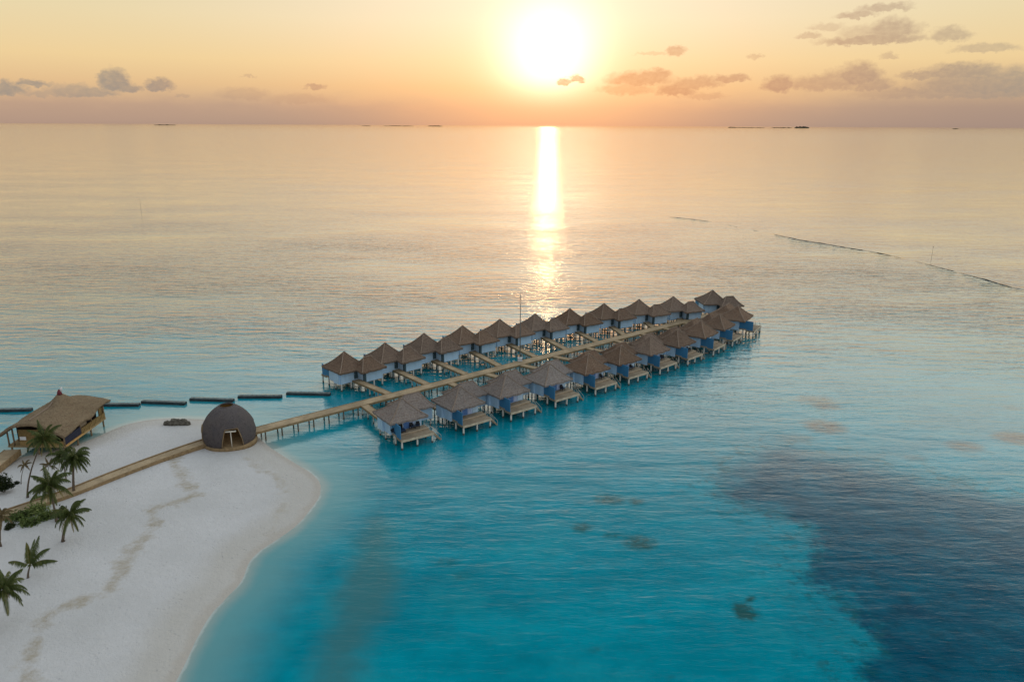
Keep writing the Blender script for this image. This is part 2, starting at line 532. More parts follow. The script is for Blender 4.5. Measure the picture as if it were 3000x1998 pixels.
cor = blobs([(450, 570, 90, 28, .5), (570, 580, 40, 22, .5), (320, 700, 55, 25, .55), (470, 735, 60, 20, .4), (590, 770, 85, 38, .6), (1070, 1085, 60, 42, .9),
             (1110, 1032, 25, 15, .8), (625, 1115, 18, 12, .8), (60, 1207, 16, 14, .9), (1475, 1165, 22, 14, .7), (1420, 1316, 22, 14, .7), (715, 1390, 14, 22, .8),
             (590, 1400, 25, 15, .4), (380, 1260, 40, 22, .3), (-300, 860, 60, 26, .35), (-230, 920, 60, 20, .3)])
brn = blobs([(1400, 115, 110, 26, .55), (1440, 140, 75, 22, .7), (1440, 235, 105, 34, .85), (1370, 215, 60, 16, .5), (2080, 325, 95, 26, .7), (2320, 288, 115, 30, .9), (1300, 290, 110, 25, .4),
             (1200, 205, 60, 10, .35), (2300, 150, 45, 12, .4), (1850, 380, 70, 16, .4), (2050, 480, 100, 20, .35)])

mt, t, p = new_mat('sea_water', 0.06, 0.5)
co = t.coord()
a_sh, a_deep, a_grey, a_open, a_cor, a_brn, a_reef = (t.attr(k) for k in ('shore', 'deep', 'grey', 'open', 'coral', 'brown', 'reef'))
e1 = t.noise(co, 0.16, 5, 0.65); e2 = t.noise(co, 0.55, 4, 0.65); e3 = t.noise(co, 0.02, 4, 0.6); e4 = t.noise(t.mapping(co, (0.04, 0.11, 1)), 1, 4, 0.6)
j1 = t.m('SUBTRACT', e1, 0.5); j2 = t.m('SUBTRACT', e2, 0.5)
turq = t.mix(t.mr(e4, 0.35, 0.68), (0.0006, 0.215, 0.30), (0.0006, 0.30, 0.405))
far = (0.006, 0.115, 0.128)
sxy = t.n('ShaderNodeSeparateXYZ'); t.put(sxy.inputs[0], co)
bed = t.noise(co, 0.33, 6, 0.7)
turq = t.mix(t.mr(bed, 0.42, 0.72, 0, 0.45), turq, (0.003, 0.15, 0.20))
turq = t.mix(t.mr(t.noise(co, 0.09, 5, 0.65), 0.5, 0.72, 0, 0.4), turq, (0.02, 0.34, 0.40))
body = t.mix(t.mr(sxy.outputs[1], 150, 260, 0, 1, True), turq, far)
body = t.mix(t.mr(t.m('ADD', a_grey, t.m('MULTIPLY', j1, 5)), 2.5, -2.5, 0, 0.72, True), body, (0.055, 0.17, 0.185))
body = t.mix(t.mr(t.m('DIVIDE', t.m('ADD', a_deep, t.m('ADD', t.m('MULTIPLY', j1, 11), t.m('MULTIPLY', j2, 4.5))), t.mr(sxy.outputs[1], 85, 125, 1.0, 4.0, True)), 1.4, -2.2, 0, 0.95, True), body,
             t.mix(t.mr(e2, 0.45, 0.7, 0, 0.6), t.mix(t.mr(e1, 0.32, 0.66), (0.0006, 0.05, 0.10), (0.0006, 0.11, 0.18)), (0.002, 0.04, 0.07)))
body = t.mix(t.mr(t.m('MULTIPLY', a_cor, t.mr(t.noise(co, 0.9, 4, 0.7), 0.25, 0.6, 0.3, 1.1)), 0.08, 0.7, 0, 0.85), body, (0.02, 0.075, 0.07))
body = t.mix(t.mr(t.m('MULTIPLY', a_brn, t.mr(e2, 0.2, 0.6, 0.3, 1)), 0.1, 0.9, 0, 0.9), body, (0.09, 0.058, 0.048))
body = t.mix(t.mr(t.m('ADD', a_open, t.m('MULTIPLY', j1, 10)), 6, -8, 0, 1, True), body, (0.03, 0.09, 0.11))
rfn = t.noise(t.mapping(co, (0.02, 0.02, 1)), 1, 3, 0.6)
body = t.mix(t.m('MULTIPLY', t.mr(t.m('ADD', a_reef, t.m('MULTIPLY', j1, 3)), 2.2, 0.6), t.mr(rfn, 0.35, 0.55)), body, (0.012, 0.018, 0.02))
shn = t.m('ADD', a_sh, t.m('MULTIPLY', j1, 1.6))
body = t.mix(t.mr(shn, 11, 1, 0, 0.85, True), body, (0.16, 0.36, 0.385))
body = t.mix(t.mr(shn, 2.2, 0.0, 0, 0.9, True), body, (0.33, 0.40, 0.385))
edge = t.m('MULTIPLY', t.mr(a_deep, 9, 0.5), t.mr(a_deep, -2.5, -0.5))
body = t.mix(t.m('MULTIPLY', edge, t.mr(t.noise(co, 0.45, 5, 0.75), 0.5, 0.62, 0, 0.75)), body, (0.008, 0.10, 0.12))
foam = t.m('MULTIPLY', t.mr(t.m('ADD', a_sh, t.m('MULTIPLY', j2, 0.9)), 0.42, 0.15), t.mr(e1, 0.42, 0.55))
body = t.mix(t.m('MULTIPLY', foam, 0.35), body, (0.75, 0.75, 0.74))
# waves
w0 = t.noise(t.mapping(co, (0.035, 0.30, 1), rot=(0, 0, R(3))), 1, 2, 0.5, 0.3)
w1 = t.noise(t.mapping(co, (0.12, 0.40, 1), rot=(0, 0, R(9))), 1, 3, 0.55, 0.5)
w2 = t.noise(t.mapping(co, (0.36, 1.2, 1), rot=(0, 0, R(-7))), 1, 3, 0.6, 0.4)
w3 = t.noise(t.mapping(co, (0.95, 2.9, 1), rot=(0, 0, R(5))), 1, 3, 0.6, 0.2)
pat = t.mr(t.noise(t.mapping(co, (0.008, 0.02, 1)), 1, 3, 0.6), 0.3, 0.7, 0.3, 1.4)
calm = t.mr(a_sh, 0.5, 14, 0.25, 1.0)
opn = t.mr(a_open, 10, -60, 1.0, 0.8)
hgt = t.m('ADD', t.m('ADD', t.m('ADD', t.m('MULTIPLY', w0, t.m('ADD', t.mr(sxy.outputs[1], 250, 900, 0.2, 0.6), t.mr(sxy.outputs[1], 900, 4000, 0.0, 0.5))), t.m('MULTIPLY', t.m('MULTIPLY', w1, pat), t.m('MULTIPLY', t.mr(sxy.outputs[1], 140, 190, 0.3, 1.05), t.mr(sxy.outputs[1], 250, 520, 1.0, 0.14)))), t.m('MULTIPLY', t.m('MULTIPLY', w2, pat), 0.15)), t.m('MULTIPLY', t.m('MULTIPLY', w3, pat), 0.05))
b = t.n('ShaderNodeBump'); b.inputs['Distance'].default_value = 1.0
t.put(b.inputs['Strength'], t.m('MULTIPLY', t.m('MULTIPLY', calm, opn), t.mr(sxy.outputs[1], 110, 240, 0.44, 0.78, True))); t.put(b.inputs['Height'], hgt)
t.N.remove(p)
lw = t.n('ShaderNodeLayerWeight'); t.put(lw.inputs['Normal'], b.outputs[0])
fr_ = t.ramp(lw.outputs['Facing'], [(0.0, (.0,) * 3), (.38, (.0,) * 3), (.5, (.012,) * 3), (.58, (.06,) * 3), (.66, (.215,) * 3), (.74, (.36,) * 3), (.83, (.61,) * 3), (.90, (.87,) * 3), (.96, (.95,) * 3)])
df = t.n('ShaderNodeBsdfDiffuse'); t.put(df.inputs['Color'], body)
gl = t.n('ShaderNodeBsdfGlossy'); gl.inputs['Roughness'].default_value = 0.05; gl.inputs['Color'].default_value = (1.0, 0.975, 0.92, 1); t.put(gl.inputs['Normal'], b.outputs[0])
mx = t.n('ShaderNodeMixShader'); t.put(mx.inputs[0], fr_); t.L.new(df.outputs[0], mx.inputs[1]); t.L.new(gl.outputs[0], mx.inputs[2])
t.L.new(mx.outputs[0], t.N['Material Output'].inputs[0])
sea = grid_mesh('sea_water', WX, WY, np.zeros_like(WX), mt, {'shore': np.clip(sh, -5, 60), 'deep': np.clip(ds, -60, 60), 'grey': np.clip(gs, -40, 40),
                'open': np.clip(ops_, -200, 200), 'coral': cor, 'brown': brn, 'reef': np.clip(rf, 0, 60)})
tag(sea, kind='structure')

# low reef crest that breaks the surface along the edge of the lagoon
rng = random.Random(3)
RC = [(1925, 632, 0), (1948, 635, .5), (1995, 639, 1.0), (2030, 643, .8), (2072, 648, .5), (2130, 659, .38), (2200, 673, .38), (2270, 688, .45), (2310, 696, .8), (2345, 704, 1.3), (2400, 712, 1.3), (2450, 721, 1.1),
      (2510, 731, 1.1), (2560, 739, 1.2), (2610, 749, .7), (2660, 761, .55), (2710, 773, .5), (2760, 786, .8), (2820, 802, .8), (2880, 818, .9), (2930, 833, .8), (2970, 843, .6), (3010, 852, .6), (3060, 866, .6), (3140, 890, .4)]
P = []
for i in range(len(RC) - 1):
    for k in range(8):
        s_ = k / 8
        a_, b_ = RC[i], RC[i + 1]
        q = G(a_[0] + (b_[0] - a_[0]) * s_, a_[1] + (b_[1] - a_[1]) * s_, 0)
        wd = (a_[2] + (b_[2] - a_[2]) * s_) * (0.85 + 0.6 * noise.noise(Vector((q.x * .12, q.y * .12, 2))))
        wd = max(wd, 0.0)
        hh = .42 * min(1, wd) * (0.8 + .5 * noise.noise(Vector((q.x * .3, q.y * .3, 5))))
        P.append([(q.x, q.y - 1.6 * wd, -.25), (q.x, q.y - .6 * wd, hh - .12), (q.x, q.y + .3 * wd, hh * .8 - .12), (q.x, q.y + 1.7 * wd, -.25)])
reef = MB().grid(P).build('reef_crest', simple('wet_reef_rock', (0.06, 0.06, 0.055), 0.4, 0.6, 0.7, 0.3), None)
tag(reef, kind='structure')

# ------------------------------------------------------------------ villa layout frame
TH = R(39)
UX = Vector((math.cos(TH), math.sin(TH), 0)); VX = Vector((math.sin(TH), -math.cos(TH), 0))
OR = G(1149, 1156.5, 1.8); OR.z = 0


def UV(u, v, z=0.0):
    q = OR + UX * u + VX * v
    return Vector((q.x, q.y, z))


LEFT = [(-2.2, -15.6, 4), (8.0, -16.4, 4), (18.3, -16.9, 2), (29.3, -17.3, 0), (40.2, -17.0, -3), (50.9, -16.2, -6), (61.6, -14.8, -8), (72.5, -13.1, -11),
        (83.4, -10.5, -14), (94.1, -7.4, -16), (109.4, -5.6, -33)]
RIGHT = [(-7.1, 15.8, -4), (4.5, 16.9, -2), (15.0, 17.2, -1), (26.0, 17.4, 0), (37.0, 17.2, 1), (47.2, 16.8, 2), (57.3, 16.4, 4), (67.3, 15.9, 7),
         (77.6, 14.8, 11), (87.6, 12.8, 14), (98.9, 10.3, 17)]


def hip(mb, x0, x1, y0, y1, ze, r0, r1, zr, seed, th=0.32, sag=0.24, n=12, mm=8):
    """thatched hip roof: four sagging slopes with ragged eaves, fascia and soffit"""
    cs = [(x0, y0), (x1, y0), (x1, y1), (x0, y1)]
    tops = [(r0, r1), (r1, r1), (r1, r0), (r0, r0)]
    eave = []
    for k in range(4):
        a, b2 = Vector((*cs[k], ze)), Vector((*cs[(k + 1) % 4], ze))
        ta, tb = Vector((*tops[k][0], zr)), Vector((*tops[k][1], zr))
        rows = []
        for i in range(mm + 1):
            s = i / mm
            row = []
            for j in range(n + 1):
                q = j / n
                e = a.lerp(b2, q); tp = ta.lerp(tb, q)
                pt = e.lerp(tp, s)
                edge = min(q, 1 - q)
                nn = noise.noise(pt * 1.1 + Vector((seed, 0, 0)))
                amp = 0.15 if 0 < j < n else 0.0
                pt.z += -sag * math.sin(PI * s) * 1.2 + nn * amp * (1 if i < mm else 0)
                if i == 0 and 0 < j < n: pt.z += 0.10 * noise.noise(Vector((pt.x * 5 + seed, pt.y * 5, 1)))
                row.append(pt)
            rows.append(row)
        mb.grid(rows)
        eave += rows[0][:-1]
    m0 = len(eave)
    cx, cy = (x0 + x1) / 2, (y0 + y1) / 2
    low = [Vector((cx + (q.x - cx) * 0.985, cy + (q.y - cy) * 0.985, q.z - th)) for q in eave]
    inn = [Vector((cx + (q.x - cx) * 0.6, cy + (q.y - cy) * 0.6, ze - th + 0.12)) for q in eave]
    for A, B in ((low, eave), (inn, low)):
        bb = len(mb.v)
        mb.v += [tuple(q) for q in A + B]
        for j in range(m0):
            j2 = (j + 1) % m0
            mb.f.append((bb + j, bb + j2, bb + m0 + j2, bb + m0 + j)); mb.mi.append(0)
    bb = len(mb.v); mb.v += [tuple(q) for q in inn]; mb.f.append(tuple(bb + j for j in reversed(range(m0)))); mb.mi.append(0)


FL = 2.15


def make_villa(side, a1, label, thmat):
    """side -1: the row on the far side of the jetty, +1: the near row. Local x runs along the row, y = outward for the far row"""
    root = thing('water_villa', label, 'villa')

    def part(name, mb, mats, parent=root, smooth=False):
        if side > 0: mb.flip_y()
        return mb.build(name, mats, parent, smooth)

    w = MB().box(-3.0, 3.0, -3.2, 1.4, 1.62, 4.55)
    w.box(-3.42, -3.0, -2.9, -0.9, 1.62, 4.3)
    part('wall', w, M['wall'])
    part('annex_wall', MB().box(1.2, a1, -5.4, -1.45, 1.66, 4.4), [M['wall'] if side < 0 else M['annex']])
    part('corner_post', MB().box(1.14, 1.62, -5.47, -5.0, 1.64, 4.38), M['dark_trim'])
    d_ = part('entrance_door', MB().box(0.12, 0.98, -3.3, -3.197, FL, 4.25), M['dark_trim'])
    part('door_handle', MB().box(0.2, 0.24, -3.36, -3.3, 3.1, 3.3), M['box_white'], d_)
    # seaward glass front
    gfr = part('sliding_door', MB().box(-2.5, -0.7, 1.397, 1.46, FL, 4.25), M['glass'])
    fr = MB()
    for x in (-2.56, -1.62, -0.7): fr.box(x, x + 0.07, 1.40, 1.50, FL, 4.3)
    fr.box(-2.56, -0.63, 1.40, 1.49, 4.25, 4.33)
    part('frame', fr, M['box_white'], gfr)
    part('curtain_panel', MB().box(-0.5, 0.6, 1.397, 1.47, FL + .05, 4.25), M['blue_door'])
    part('curtain_panel', MB().box(0.7, 1.55, 1.397, 1.48, FL + .05, 4.25), M['curtain'])
    part('curtain_panel', MB().box(1.75, 2.85, 1.397, 1.47, FL + .05, 4.25), M['wall'])
    # roof
    rb = MB()
    hip(rb, -3.75, 3.6, -4.2, 3.0, 4.35, (-0.15, 0.0), (0.15, 0.0), 7.35, 3.1 * side)
    hip(rb, 0.1, a1 + 0.45, -6.5, -0.85, 4.28, (2.3, -3.6), (a1 - 1.5, -3.6), 6.45, 9.7 * side, n=10, mm=6)
    rf_ = part('roof', rb, thmat)
    cp = MB()

    def cap(p, q, sag, r=0.085):
        p, q = Vector(p), Vector(q)
        pts = []
        for i in range(7):
            s = i / 6
            v = p.lerp(q, s); v.z += -sag * 1.2 * math.sin(PI * s) + 0.03
            pts.append(v)
        cp.tube(pts, r, 5)
    for x, y in ((-3.75, -4.2), (3.6, -4.2), (3.6, 3.0), (-3.75, 3.0)): cap((x, y, 4.37), (0.15 if x > 0 else -0.15, 0, 7.35), 0.24)
    cap((-0.2, 0, 7.37), (0.2, 0, 7.37), 0, 0.15)
    for x, y in ((0.1, -6.5), (a1 + 0.45, -6.5), (a1 + 0.45, -0.85)): cap((x, y, 4.3), (2.3 if x < 1 else a1 - 1.5, -3.6, 6.45), 0.24)
    cap((2.2, -3.6, 6.47), (a1 - 1.4, -3.6, 6.47), 0.0)
    part('ridge_cap', cp, M['ridge'], rf_)
    # floors and deck
    part('platform', MB().box(-2.9, 2.9, -3.1, 1.3, 1.5, 1.7).box(1.3, a1 - .1, -5.3, -3.15, 1.5, 1.69).box(-0.4, 1.19, -3.7, -3.21, 1.7, 1.93), M['timber'])
    part('deck', MB().box(-2.75, 3.5, 1.51, 3.2, 1.8, FL).box(-2.75, 3.5, 3.21, 5.05, 1.5, 1.85), M['villa_deck'])
    part('deck_edge', MB().box(-2.7, 3.5, 3.12, 3.2, FL, FL + .05).box(-2.75, 3.5, 5.05, 5.11, 1.48, 1.88), M['kerb_pale'])
    sc = part('privacy_screen', MB().box(-2.72, -2.6, 1.5, 4.7, 1.9, 4.3), M['screen'])
    st = MB()
    for k in range(7):
        z = 1.75 - k * 0.28; x = 3.55 + k * 0.24
        st.box(x, x + 0.26, 3.6, 4.6, z - .05, z)
    for y in (3.56, 4.64):
        st.beam((3.5, y, 1.7), (5.3, y, -0.4), 0.07, 0.2)
    stp = part('stairs', st, M['villa_deck'])
    hr = MB()
    for y in (3.56, 4.64):
        hr.tube([(3.55, y, 1.7), (3.55, y, 2.65), (5.1, y, 0.85), (5.1, y, -0.3)], 0.035, 5)
    part('handrail', hr, M['white_post'], stp)
    for x, y, top in [(-2.55, 4.85, 1.5), (0.35, 4.85, 1.5), (3.25, 4.85, 1.5), (-2.55, 2.4, 1.8), (0.35, 2.4, 1.8), (3.25, 2.4, 1.8),
                      (-2.9, -0.8, 1.6), (0.0, -0.8, 1.6), (2.9, -0.8, 1.6), (-2.9, -3.1, 1.6), (-0.6, -3.1, 1.6),
                      (1.4, -5.3, 1.6), (a1 / 2 + .7, -5.3, 1.6), (a1 - .1, -5.3, 1.6), (a1 - .1, -2.1, 1.6)]:
        part('stilt', MB().tube([(x, y, -1.6), (x, y, top)], 0.17, 8), M['stilt'], smooth=True)
    return root


ORD = ['first', 'second', 'third', 'fourth', 'fifth', 'sixth', 'seventh', 'eighth', 'ninth', 'tenth', 'eleventh']
near_p = make_villa(1, 6.75, 'x', M['thatch_grey'])
far_p = make_villa(-1, 5.7, 'x', M['thatch_brown'])


def set_roof(root, mat):
    for ch in root.children:
        if ch.name.startswith('roof'):
            ch.material_slots[0].link = 'OBJECT'; ch.material_slots[0].material = mat


villas = {}
for side, rows, proto in ((1, RIGHT, near_p), (-1, LEFT, far_p)):
    for i, (u, v, ro) in enumerate(rows):
        o = proto if i == 0 else copy_tree(proto)
        o.location = UV(u, v); o.rotation_euler = (0, 0, TH + R(ro + random.uniform(-1.6, 1.6))); o.scale = (1, 1, random.uniform(0.975, 1.03))
        if side > 0:
            lab = ('grey thatched stilt villa at the beach end corner of the near row, closest of all' if i == 0 else
                   'thatched stilt villa at the seaward tip of the near row, with deep blue screen' if i == 10 else
                   '%s thatched stilt villa from the beach, in the near row with decks facing the lagoon' % ORD[i])
        else:
            lab = ('brown thatched stilt villa closest to the breakwater, first of the far row' if i == 0 else
                   'brown thatched villa standing alone past the end of the jetty' if i == 10 else
                   '%s brown thatched stilt villa from the breakwater, in the far row across the jetty' % ORD[i])
        tag(o, lab, 'villa', 'overwater villas along the jetty')
        set_roof(o, M['thatch_brown'] if (side < 0 or i > 3) else M['thatch_grey'])
        villas[side, i] = o
        if i == 10: o.scale = (1.1, 1.1, 1.0)
bpy.context.view_layer.update()

# ------------------------------------------------------------------ jetty and side walkways
DZ = 1.92


def walkway(name, label, cat, pts, width, kerb, group=None, pile_gap=3.2, pile=True, z=DZ, pile_mat='stilt', pile_top=None, thick=0.22, skip=None, zb=-1.6, fascia='kerb'):
    a, b2 = Vector(pts[0]), Vector(pts[-1])
    L = (b2 - a).length
    rz = math.atan2(b2.y - a.y, b2.x - a.x)
    root = thing(name, label, cat, (a.x, a.y, 0), rz, group)
    hw = width / 2
    MB().box(0, L, -hw, hw, z - thick * 0.45, z).build('deck', M['jetty_deck'], root)
    k = MB()
    for s in (-1, 1):
        y0, y1 = sorted((s * (hw + .002), s * (hw + 0.12)))
        k.box(0, L, y0, y1, z - thick - .12, z + kerb)
    k.build('edge_beam', M[fascia], root)
    if pile:
        n = max(1, round(L / pile_gap))
        for i in range(n + 1):
            x = min(max(0.15, i * L / n), L - .15)
            if skip and skip(x): continue
            for s in (-1, 1):
                MB().tube([(x, s * (hw - .15), zb), (x, s * (hw - .15), z - thick * .45)], 0.13, 7).build('pile', M[pile_mat], root, True)
    return root


J0 = G(742, 1263, DZ); J1 = UV(104, -0.6, DZ)
JA = UV(-28.5, 1.1, DZ); JB = UV(103, -1.5, DZ)
jdir = (JB - JA).normalized()
JST = JA - jdir * 1.0
jetty = walkway('jetty', 'long straight tan timber jetty on piles running between the two villa rows', 'jetty', (JST, JB), 2.3, 0.05, None, 3.0, pile_mat='jetty_stilt')


def on_jetty(px, py):
    q = G(px, py, DZ)
    s = (q - JA).dot(jdir)
    return JA + jdir * s


LJ = [(1149, 1156.5), (1256, 1126.6), (1372.6, 1099), (1472.7, 1075.8), (1581, 1050), (1668.5, 1027.5), (1760.6, 1005), (1841, 985.6), (1926, 964), (1995, 947)]
z5 = lambda x, y: (1350 + x / 4.238, 880 + y / 4.238)
RJ = [(1062.4, 1182), (1172, 1152), (1322, 1124), (1430, 1098), (1530, 1071.5), (1628, 1047.5), (1725, 1022), (1809, 1001), (1893, 983), (1955, 966), (2010, 952)]
for side, JJ in ((-1, LJ), (1, RJ)):
    for i, jp in enumerate(JJ):
        st = on_jetty(*jp)
        vo = villas[side, i]
        loc = Vector((0.3, -3.36, DZ)) if side < 0 else Vector((-1.2, 3.37, DZ))
        en = vo.matrix_world @ loc
        d_ = (en - st).normalized()
        st2 = st + d_ * 1.3
        row = 'far' if side < 0 else 'near'
        where = ('closest to the breakwater' if side < 0 else 'closest to the beach') if i == 0 else '%s from the beach end' % ORD[i]
        walkway('side_walkway', 'narrow timber walkway from jetty to %s row villa, %s' % (row, where), 'walkway',
                (st2, en), 1.35, 0.04, 'side walkways from the jetty to the villas', 2.6, z=DZ + 0.002)
# end spur to the lone villa
vo = villas[-1, 10]; en = vo.matrix_world @ Vector((0.3, -3.36, DZ))
walkway('side_walkway', 'short timber walkway joining the jetty end to the lone villa', 'walkway', (JB + (en - JB).normalized() * .8, en), 1.35, 0.04,
        'side walkways from the jetty to the villas', 2.6, z=DZ + 0.002)

# mast on the jetty edge
mp = G(1523.4, 1056, DZ)
mast = thing('radio_mast', 'tall thin grey mast rising from the far edge of the jetty', 'mast', (mp.x, mp.y, DZ))
topz = 0.0
for zz in np.arange(8, 30, 0.05):
    # height at which the mast reaches its tip in the photograph
    v = Vector((mp.x, mp.y, zz)) - Vector((0, 0, CAM_H))
    e = math.degrees(math.atan2(v.z, math.hypot(v.x, v.y)))
    if e > AE(1523, 862)[1]: topz = zz; break
MB().tube([(0, 0, -3.2), (0, 0, (topz - DZ) * .5), (0, 0, topz - DZ)], [0.15, 0.11, 0.06], 8).build('pole', M['mast'], mast, True)
MB().box(-0.45, 0.45, -0.45, 0.45, -0.5, -0.3).build('base_plate', M['mast'], mast)
MB().box(-0.5, 0.5, -0.75, -0.2, -0.28, 0.75).box(-0.55, 0.55, -0.8, -0.15, 0.75, 0.82).build('control_box', M['box_white'], mast)
arm = MB()
for zf in (0.78, 0.9): arm.tube([(-0.5, 0, (topz - DZ) * zf), (0.5, 0, (topz - DZ) * zf)], 0.02, 5)
arm.build('crossarm', M['mast'], mast)

# ------------------------------------------------------------------ deck furniture
def make_chair():
    r = thing('deck_chair', 'x', 'chair')
    MB().box(-.32, .32, -.30, .32, .36, .44).build('seat', M['chair'], r)
    MB().add([(-.32, .30, .44), (.32, .30, .44), (.32, .52, 1.0), (-.32, .52, 1.0), (-.32, .38, .44), (.32, .38, .44), (.32, .60, 1.0), (-.32, .60, 1.0)],
             [(0, 1, 2, 3), (5, 4, 7, 6), (0, 4, 5, 1), (1, 5, 6, 2), (2, 6, 7, 3), (3, 7, 4, 0)]).build('backrest', M['chair'], r)
    MB().box(-.29, .29, -.28, .28, .441, .53).build('cushion', M['cushion'], r)
    for s in (-1, 1):
        MB().box(s * .36 - .04, s * .36 + .04, -.30, .42, .60, .66).build('armrest', M['chair'], r)
        for y in (-.27, .36): MB().box(s * .36 - .03, s * .36 + .03, y - .03, y + .03, 0, .60).build('leg', M['chair'], r)
    return r


cp0 = make_chair(); used = False
CH = {0: [(0.9, 2.0, 0), (1.9, 2.1, 1)], 1: [(-1.6, 2.4, 2)], 2: [(-1.7, 2.5, 2)], 3: [(-1.7, 2.3, 2), (1.6, 2.2, 0)], 4: [(1.9, 2.2, 0)], 5: [(1.5, 2.1, 0)], 6: [(1.7, 2.2, 1)], 7: [(1.8, 2.3, 0)]}
for i, L in CH.items():
    for k, (x, y, ro) in enumerate(L):
        o = copy_tree(cp0) if used else cp0
        used = True
        o.location = (villas[1, i].matrix_world @ Vector((x, -y, FL)))
        o.rotation_euler = (0, 0, villas[1, i].rotation_euler.z + (0.0, -0.5, 0.6)[ro])
        ex = '' if len(L) == 1 else (', beside the blue door' if (k == 0 and i == 0) else ', at the deck end' if i == 0 else ', close to the screen' if k == 0 else ', away from the screen')
        tag(o, 'dark armchair on deck of the %s near row villa%s' % (ORD[i], ex), 'chair', 'dark chairs on the villa decks')
# daybeds in the corner behind the blue screen
def make_daybed():
    r = thing('daybed', 'x', 'daybed')
    MB().box(-.55, .55, -1.0, 1.0, .18, .34).build('frame', M['chair'], r)
    MB().box(-.52, .52, -.97, .97, .342, .50).build('mattress', M['cushion'], r)
    MB().beam((0, .95, .5), (0, 1.15, 1.05), .1, 1.05).build('headboard', M['chair'], r)
    for x in (-.5, .5):
        for y in (-.95, .95): MB().box(x - .04, x + .04, y - .04, y + .04, 0, .18).build('leg', M['chair'], r)
    return r


db = make_daybed()
db.location = villas[1, 0].matrix_world @ Vector((-1.75, -2.25, FL)); db.rotation_euler = (0, 0, villas[1, 0].rotation_euler.z + PI / 2)
tag(db, 'dark daybed behind the blue screen of the villa nearest the camera', 'daybed', 'dark daybeds behind the blue screens')

# ------------------------------------------------------------------ breakwater
BW = [((-75, 1208), (92, 1204)), ((196, 1196), (298, 1191)), ((300, 1190), (408, 1190)), ((411, 1181), (543, 1186)), ((553, 1173), (684, 1177)), ((694, 1166), (826, 1166)), ((836, 1156), (968, 1159))]
BL = ['leftmost dark breakwater wall, cut by the photo edge beyond the big hut', 'dark breakwater wall hidden behind the roof of the big hut', 'dark breakwater wall just to the right of the big hut roof',
      'dark breakwater wall in the sea between hut and dome, behind the rock', 'dark breakwater wall in the sea straight behind the dome', 'dark breakwater wall just right of the dome, second from the villas',
      'rightmost dark breakwater wall, running up to the first far row villa']
for k, ((a, b2), lab) in enumerate(zip(BW, BL)):
    pa, pb = G(*a, 0.1), G(*b2, 0.1)
    dq = (pb - pa).normalized() * 0.15
    pa, pb = pa + dq, pb - dq
    L = (pb - pa).length
    r = thing('breakwater_wall', lab, 'breakwater', (pa.x, pa.y, 0), math.atan2(pb.y - pa.y, pb.x - pa.x), 'breakwater walls behind the beach')
    rows = []
    n = 24
    sec = [(-.1, -1.5), (-.02, .42), (.15, .55)]
    P = []
    for i in range(n + 1):
        x = L * i / n
        jx = lambda q: 0.05 * noise.noise(Vector((x * 1.3, q * 3.1 + k * 9, k)))
        P.append([(x, -.12 + jx(1), -1.2), (x, -.06 + jx(2), .36 + jx(3)), (x, .05, .46 + jx(4)), (x, .85, .46 + jx(5)), (x, .95 + jx(6), .36), (x, 1.0, -1.2)])
    w = MB().grid(P)
    for q, fl in ((0, 1), (n, 0)): w.add(P[q], [tuple(range(6))])
    w.build('wall', M['breakwater'], r)
    cpm = MB()
    for i in range(6):
        cpm.box(L * i / 6 + .03, L * (i + 1) / 6 - .03, .08, .82, .44, .55 + .02 * (i % 2))
    cpm.build('cap', M['breakwater_top'], r)

# ------------------------------------------------------------------ dome
DC = Vector((-48.35, 119.2, 0.0))
dome = thing('thatched_dome', 'grey woven egg-shaped dome with a hole on top and arched doorways, at the jetty start', 'dome', DC)
prof = [(4.18, 1.1), (4.36, 1.8), (4.43, 2.5), (4.36, 3.2), (4.15, 3.95), (3.8, 4.7), (3.35, 5.4), (2.85, 6.0), (2.25, 6.55), (1.65, 6.98), (1.15, 7.22)]


def prof_r(s):
    x = s * (len(prof) - 1); i = min(int(x), len(prof) - 2); f_ = x - i
    P = [prof[max(i - 1, 0)], prof[i], prof[i + 1], prof[min(i + 2, len(prof) - 1)]]
    return tuple(0.5 * (2 * P[1][k] + (P[2][k] - P[0][k]) * f_ + (2 * P[0][k] - 5 * P[1][k] + 4 * P[2][k] - P[3][k]) * f_ ** 2 + (3 * P[1][k] - P[0][k] - 3 * P[2][k] + P[3][k]) * f_ ** 3) for k in (0, 1))


# azimuths measured from the camera-facing side, towards image right
DOORS = [(27, 1.75, 4.3), (-66, 1.35, 4.1), (118, 1.35, 4.0)]
na, nh = 180, 64
mb = MB()
ring = []
for i in range(nh + 1):
    r_, z_ = prof_r(i / nh)
    row = []
    for k in range(na):
        q = r_ * (1 + .012 * noise.noise(Vector((math.sin(2 * PI * k / na) * 6, math.cos(2 * PI * k / na) * 6, z_ * 1.6)))) 
        row.append((q * math.sin(2 * PI * k / na), -q * math.cos(2 * PI * k / na), z_))
    ring.append(row)
b0 = 0
for row in ring: mb.v += row
for i in range(nh):
    rm, zm = prof_r((i + .5) / nh)
    for k in range(na):
        az = 360 * (k + .5) / na
        cut = False
        for da, hw_, top in DOORS:
            dx = ((az - da + 180) % 360 - 180) * PI / 180 * rm
            zz = (zm - 1.1) / (top - 1.1)
            if zz < 1 and abs(dx) < hw_ * (1.0 - 0.42 * zz ** 1.6): cut = True
        if cut: continue
        k2 = (k + 1) % na
        mb.f.append((i * na + k, i * na + k2, (i + 1) * na + k2, (i + 1) * na + k)); mb.mi.append(0)
mt, t, p = new_mat('grey_woven_dome', 0.9, 0.15)
co = t.coord()
w = t.n('ShaderNodeTexWave', wave_type='BANDS', bands_direction='Z'); t.put(w.inputs['Vector'], co); w.inputs['Scale'].default_value = 2.2; w.inputs['Distortion'].default_value = 1.0
